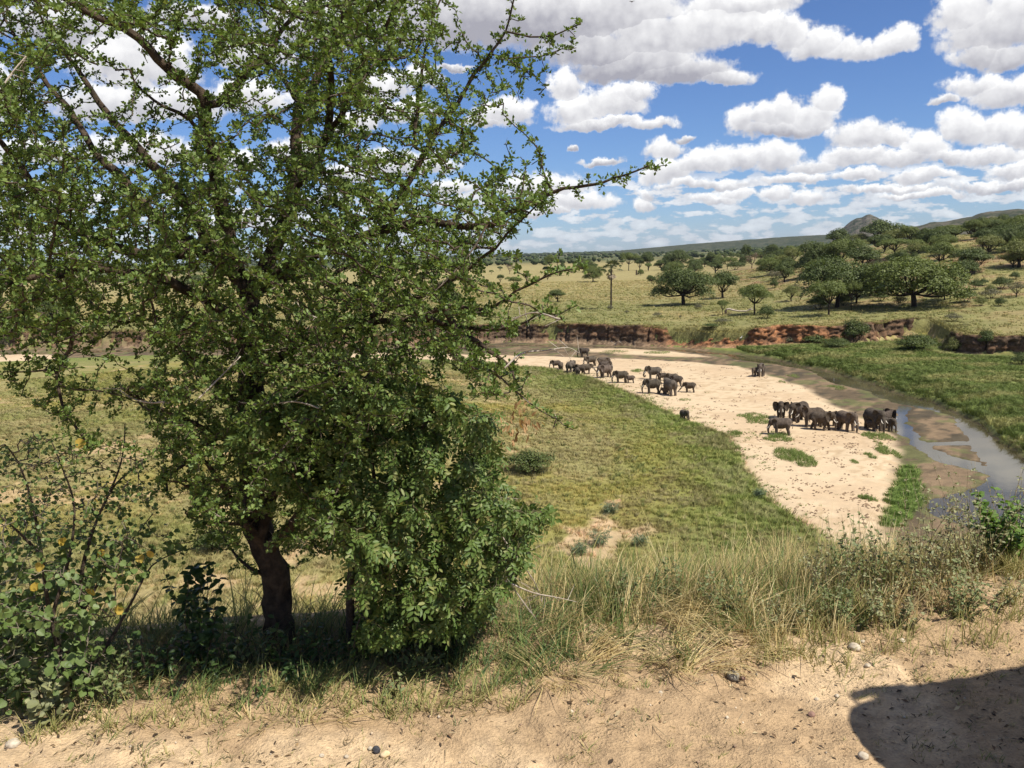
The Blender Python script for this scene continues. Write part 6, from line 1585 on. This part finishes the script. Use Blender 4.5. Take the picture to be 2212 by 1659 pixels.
def valley_grass():
    r = np.random.default_rng(80)
    p1 = tuft_proto('short_tuft', 16, .34, .035, .22, 1, .5, .4); p2 = tuft_proto('tall_tuft', 26, 1.0, .075, .35, 2, .35, .6); p3 = tuft_proto('plain_tuft', 16, .45, .07, .4, 3, .5, .4)
    # meadow
    x, y = in_view(120000, 58, 215, r, 1.25); z, Q = height(x, y, True)
    k = (Q['corr'] > -.3) & (Q['far'] > 0) & (Q['bench'] > 0) & (Q['t'] > 38)
    c = ground_tint(x, y); bare = (c[:, 0] > .31) & (c[:, 1] < .26*1.08) & (c[:, 2] > .11)
    k &= ~(bare & (r.random(len(x)) < .8)); k &= r.random(len(x)) < .55+.45*sm((fbm(x/2.2, y/2.2, 98, 3)-.40)/.12)
    x, y, z, c, d = x[k], y[k], z[k], c[k], Q['corr'][k]; n = len(x); g = np.clip(sm(1-d/14), 0, 1)
    t = 1.18*c*r.uniform(.75, 1.25, (n, 1))*np.where(r.random((n, 1)) < .25, np.array([[1.35, 1.2, 1.3]]), np.array([[.85, .92, .8]]))
    br = sm((fbm(x/6, y/9, 104, 4)-.52)/.08)[:, None]; pa = sm((fbm(x/4, y/6, 105, 4)-.55)/.08)[:, None]
    t = t*(1-.55*br)+np.array([(.19, .155, .075)])*.55*br; t = t*(1-.4*pa)+np.array([(.36, .32, .17)])*.4*pa
    scatter('meadow_grass', p1, np.stack([x, y, z], 1), r.uniform(0, 6.28, n), r.uniform(.6, 1.5, n)*(1+.5*g), t, 'green and straw coloured grass of the meadow below')
    print('meadow tufts', n)
    # tall green grass of the far bank
    x, y = in_view(60000, 60, 260, r, 1.0, 10, 40); z, Q = height(x, y, True); k = (Q['bench'] < -.2); x, y, z, q = x[k], y[k], z[k], Q['bench'][k]; n = len(x)
    gq = sm((fbm(x/5, y/5, 99, 3)-.42)/.2)[:, None]
    t = (np.array([(.15, .195, .05)])*(1-gq)+np.array([(.29, .285, .105)])*gq)*r.uniform(.7, 1.3, (n, 1))
    scatter('bank_grass', p2, np.stack([x, y, z], 1), r.uniform(0, 6.28, n), r.uniform(.5, 1.25, n)*(1-.35*sm((-q-3)/12)), t, 'tall lush green grass between the stream and the cut bank')
    # green strip and clumps at the edge of the wet sand
    x, y = in_view(9000, 60, 130, r, 1.0, 18, 34); z, Q = height(x, y, True); k = (Q['gs'] < .3); x, y, z = x[k], y[k], z[k]; n = len(x)
    scatter('strip_grass', p1, np.stack([x, y, z], 1), r.uniform(0, 6.28, n), r.uniform(1, 2.2, n), np.array([(.13, .19, .045)])*r.uniform(.7, 1.3, (n, 1)), 'bright green grass strip at the edge of the wet sand')
    # plain
    x, y = in_view(90000, 190, 620, r, 1.15); z, Q = height(x, y, True); k = (Q['far'] < -2.4) & (r.random(len(x)) < .3+.7*sm((fbm(x/6, y/6, 100, 3)-.4)/.15)); x, y, z = x[k], y[k], z[k]; n = len(x)
    t = 1.35*ground_tint(x, y)*r.uniform(.7, 1.25, (n, 1))*np.where(r.random((n, 1)) < .3, np.array([[1.3, 1.2, 1.3]]), np.array([[.8, .88, .75]]))
    scatter('plain_grass', p3, np.stack([x, y, z], 1), r.uniform(0, 6.28, n), r.uniform(.7, 1.7, n), t, 'dry yellow green grass of the plain beyond the river')
    # coarse clumps standing above the meadow turf
    x, y = in_view(9000, 62, 200, r, 1.1); z, Q = height(x, y, True); k = (Q['corr'] > 2) & (Q['far'] > 0) & (Q['bench'] > 0) & (r.random(len(x)) < sm((fbm(x/7, y/7, 106, 3)-.42)/.15)*.8); x, y, z = x[k], y[k], z[k]; n = len(x)
    t = np.where(r.random((n, 1)) < .5, np.array([(.33, .29, .14)]), np.array([(.15, .18, .06)]))*r.uniform(.7, 1.25, (n, 1))
    scatter('meadow_clumps', p2, np.stack([x, y, z], 1), r.uniform(0, 6.28, n), r.uniform(.28, .75, n), t, 'coarse taller grass clumps standing over the meadow')
    # grass on the slumped parts of the bank
    ri, ci = np.nonzero((GK > .25)); q = r.integers(0, len(ri), 6500); p = BV[ri[q], ci[q]]+r.normal(0, .12, (6500, 3)); p[:, 2] = BV[ri[q], ci[q], 2]-.02
    scatter('slump_grass', p3, p, r.uniform(0, 6.28, len(p)), r.uniform(.5, 1.4, len(p)), np.array([(.22, .20, .085)])*r.uniform(.6, 1.3, (len(p), 1)), 'grass growing on the slumped parts of the bank')
    # overhanging fringe of the cut bank
    k = r.integers(0, len(bl), 2600); off = r.uniform(.5, 4, 2600); x, y = bl[k, 0]+nrm[k, 0]*off, bl[k, 1]+nrm[k, 1]*off; z = plain_z(bl[k, 0]+nrm[k, 0]*6, bl[k, 1]+nrm[k, 1]*6)+(fbm(sl[k]/9, sl[k]*0, 75, 3)-.5)*.9*np.clip(1.5-off/3, 0, 1)-slump[k]*np.clip(1.6-.35*off, 0, 3)*.8
    scatter('brink_grass', p3, np.stack([x, y, z], 1), r.uniform(0, 6.28, len(x)), r.uniform(.6, 1.6, len(x)), np.array([(.24, .22, .075)])*r.uniform(.6, 1.3, (len(x), 1)), 'grass fringing the brink of the cut bank')
valley_grass()

def grass_island(u, v, wpx, hpx_depth, label, seed, hgt=.5, n=520, col=(.165, .22, .055)):
    n = int(n*3.6); hgt *= 1.35
    """a patch of green grass standing on the sand"""
    x, y, z = ground(u, v); s = math.hypot(x, y)/FPX; rx = wpx*s/2
    d = ray(u, v); ry = hpx_depth*s/max(-d.z, .05)/2; r = np.random.default_rng(seed)
    a_ = r.uniform(0, 6.28, n); q = np.sqrt(r.random(n)); px = np.cos(a_)*q*rx*(.8+.4*fbm(a_*1.3, a_*0, seed, 2)); py = np.sin(a_)*q*ry
    kp = fbm((x+px)/(.35*rx+.3), (y+py)/(.35*ry+.3), seed+9, 3)+.25*(1-q) > .50; px, py, q = px[kp], py[kp], q[kp]; n = len(px)
    H = hgt*r.uniform(.5, 1.15, n)*(1-.4*q); n_ = n; V, Q, T, C = blades(np.stack([px, py, height(x+px, y+py)-z-.03], 1), H, r.uniform(0, 6.28, n), np.abs(r.normal(.4, .25, n)), np.full(n, .05), r.uniform(.1, .6, n), np.array(col)*r.uniform(.65, 1.3, (n, 1)))
    ac = Acc(); ac.add(V, Q, T, col=C); o = ac.build('grass_patch', M_BLADE); o.location = (x, y, z)
    tag(o, label, 'grass patch', 'grass patches on the sand')
for i, (u, v, w, h, lb, hg, n) in enumerate([(1632, 905, 76, 24, 'green grass patch left of the elephant facing the viewer', .5, 620), (1679, 944, 72, 22, 'green grass patch right under the feet of the side on elephant', .5, 620), (1717, 988, 70, 40, 'isolated round grass patch in the middle of the lower sand', .6, 760),
    (1580, 965, 34, 20, 'green patch at the meadow edge left of the isolated round one', .5, 260), (1588, 938, 30, 14, 'small green patch on the meadow corner', .45, 200), (1895, 942, 66, 16, 'green weeds by the feet of the water edge elephants', .4, 420), (1915, 975, 44, 22, 'green patch on the wet sand below the water edge elephants', .45, 380), (1880, 985, 18, 12, 'small dark weed clump left of the green patch on the wet sand', .4, 120),
    (1898, 958, 16, 8, 'small weed between the green weeds and the green patch', .35, 90), (1875, 1077, 34, 14, 'small grass patch on the sand near the bluff shrubs', .4, 180), (1817, 820, 30, 8, 'dark weeds at the muddy end of the sand', .4, 160), (1808, 838, 36, 10, 'green tuft in the mud left of the dark stream', .4, 160), (1712, 812, 26, 8, 'little green clump in the mud above the sand', .4, 130), (1375, 801, 26, 8, 'green clump on the sand left of the trunk curling elephant', .5, 150),
    (1480, 864, 26, 6, 'faint grass on the sand right of the middle elephant group', .3, 60), (1690, 825, 14, 5, 'tiny grass tuft below the distant elephant with calf', .3, 50), (1845, 998, 14, 8, 'tiny weed on the sand left of the dark weed clump', .3, 60), (1567, 1180, 30, 12, 'dark low grass at the lower tip of the meadow', .4, 150),
    (1420, 762, 60, 6, 'green fringe on the strip of sand in the far channel', .4, 260), (1325, 760, 60, 6, 'green fringe at the left end of the far sand strip', .4, 260)]):
    grass_island(u, v, w, h, lb, 400+i, hg, n)
# stray tufts creeping out over the sand from the meadow
def stray():
    r = np.random.default_rng(87); x, y = in_view(60000, 70, 190, r, 1.0, -2, 32); z, Q = height(x, y, True)
    k = (Q['corr'] < .3) & (Q['sand'] < .5) & (r.random(len(x)) < .9*np.exp(Q['corr']/1.6)*(fbm(x/2.6, y/2.6, 103, 3) > .5)); x, y, z = x[k], y[k], z[k]; n = len(x)
    scatter('stray_grass', tuft_proto('stray_tuft', 14, .30, .04, .2, 9, .5, .4), np.stack([x, y, z], 1), r.uniform(0, 6.28, n), r.uniform(.5, 1.5, n), np.array([(.15, .195, .055)])*r.uniform(.7, 1.3, (n, 1)), 'stray grass tufts creeping onto the sand')
stray()
# dung and scraps strewn on the sand
def dung():
    r = np.random.default_rng(85); u = r.uniform(1210, 1930, 2000); v = r.uniform(770, 1130, 2000); p = np.array([onplane(a, b, SANDZ) for a, b in zip(u, v)])
    k = sd_poly(p[:, 0], p[:, 1], SAND) < -.8; k &= r.random(2000) < np.where(p[:, 1] > 110, .62, .25); p = p[k]; a = Acc()
    oc = np.array([(1, 0, 0), (0, 1, 0), (-1, 0, 0), (0, -1, 0), (0, 0, 1.)]); of = np.array([(0, 1, 4), (1, 2, 4), (2, 3, 4), (3, 0, 4)])
    for x, y in p:
        z = hz(x, y)
        for _ in range(r.integers(2, 8)):
            s = r.uniform(.05, .16); c = np.array([x+r.normal(0, .3), y+r.normal(0, .45), z]); a.add(c+oc*s*r.uniform(.7, 1.4, (5, 1))*np.array([1.2, 1.2, .8]), of, col=np.array((.17, .115, .07))*r.uniform(.6, 1.4))
    kind(a.build('dung_heaps', tint_mat('dung', 0, .9)), 'stuff', 'dark dung and scraps strewn over the sand')
dung()

# ------------------------------------------------------------------ the vehicle whose shadow falls on the earth
def vehicle():
    cot = 1/math.tan(SUN_EL); yv = None
    G = [onplane(u, v, 0.0) for u, v in ((2212,1440),(2040,1464),(1950,1476),(1922,1482),(1912,1497),(1890,1503),(1868,1509),(1846,1520),(1838,1535),(1838,1553),(1846,1575),(1862,1602),(1885,1625),(1915,1645),(1957,1662),(1990,1678),(2040,1700))]
    yv = G[3][1]+TO_SUN_H.y*cot*2.95
    prof = []
    for gx, gy in G:
        h = (gy-yv)/(-TO_SUN_H.y*cot); prof.append((gx+TO_SUN_H.x*cot*h, h))
    print('vehicle profile', [(round(a, 2), round(b, 2)) for a, b in prof], 'y', round(yv, 2))
    o = thing('safari_vehicle', 'dark safari vehicle parked just out of view, casting its rounded shadow on the earth', 'vehicle', (0, 0, 0))
    m, t, oo = new_mat('vehicle_paint'); bsdf(t, oo, (.10, .11, .075), .4, .5)
    mg, t, oo = new_mat('vehicle_glass'); bsdf(t, oo, (.02, .025, .03), .08, .5)
    mt_, t, oo = new_mat('rubber'); bsdf(t, oo, (.02, .02, .02), .85, .2)
    def plate(name, pts, y0, y1, mat):
        n = len(pts); V = np.array([(x, y0, h) for x, h in pts]+[(x, y1, h) for x, h in pts]); bm = bmesh.new(); vs = [bm.verts.new(q) for q in V]
        bm.faces.new(vs[:n]); bm.faces.new(vs[n:][::-1])
        for i in range(n): bm.faces.new((vs[i], vs[i+n], vs[(i+1) % n+n], vs[(i+1) % n]))
        bmesh.ops.triangulate(bm, faces=[f for f in bm.faces if len(f.verts) > 4]); bmesh.ops.recalc_face_normals(bm, faces=bm.faces)
        me = bpy.data.meshes.new(name); bm.to_mesh(me); bm.free(); me.materials.append(mat); q = bpy.data.objects.new(name, me); COL.objects.link(q); q.parent = o; return q
    bar = []
    for u, v in ((1960,1471),(1900,1479),(1847,1486),(1842,1492),(1852,1501),(1857,1499),(1850,1492),(1900,1485),(1960,1478)):
        gx, gy = onplane(u, v, 0.0); h = (gy-yv)/(-TO_SUN_H.y*cot); bar.append((gx+TO_SUN_H.x*cot*h, h))
    plate('rack_bar', bar, yv-.05, yv+.004, m)
    xr = prof[0][0]+3.6
    body = [p for p in prof if p[1] > .42]; low = min(p[1] for p in body)
    plate('body', [(xr, prof[0][1])]+body+[(xr, low)], yv-1.7, yv, m)
    x0 = body[0][0]
    for i in range(3): plate('window', [(x0+.15+i*1.1, 1.85), (x0+.15+i*1.1, 1.3), (x0+1.05+i*1.1, 1.3), (x0+1.05+i*1.1, 1.85)], yv, yv+.02, mg)
    for wx_ in (body[-1][0]+.75, xr-.7):
        for wy_ in (yv-.14, yv-1.56):
            c = []; 
            for k in range(20): c.append((wx_+.40*math.cos(k*.314159), .40+.40*math.sin(k*.314159)))
            plate('wheel', c, wy_-.12, wy_+.12 if wy_ < yv-1 else wy_+.13, mt_)
vehicle()

# ------------------------------------------------------------------ the air over the plain: far hills fade a little
m, t, o_ = new_mat('hazy_air')
v_ = t.nodes.new('ShaderNodeVolumePrincipled'); v_.inputs['Color'].default_value = (.72, .82, 1.0, 1); v_.inputs['Density'].default_value = 2.0e-5; v_.inputs['Anisotropy'].default_value = .2
t.links.new(v_.outputs[0], o_.inputs['Volume'])
B = 17500.0
V = np.array([(x, y, z) for z in (-40.0, 260.0) for y in (-B, B) for x in (-B, B)])
o = mk('haze', V, np.array([(0, 2, 3, 1), (4, 5, 7, 6), (0, 1, 5, 4), (2, 6, 7, 3), (0, 4, 6, 2), (1, 3, 7, 5)]), m); kind(o, 'stuff', 'thin haze in the air over the plain')
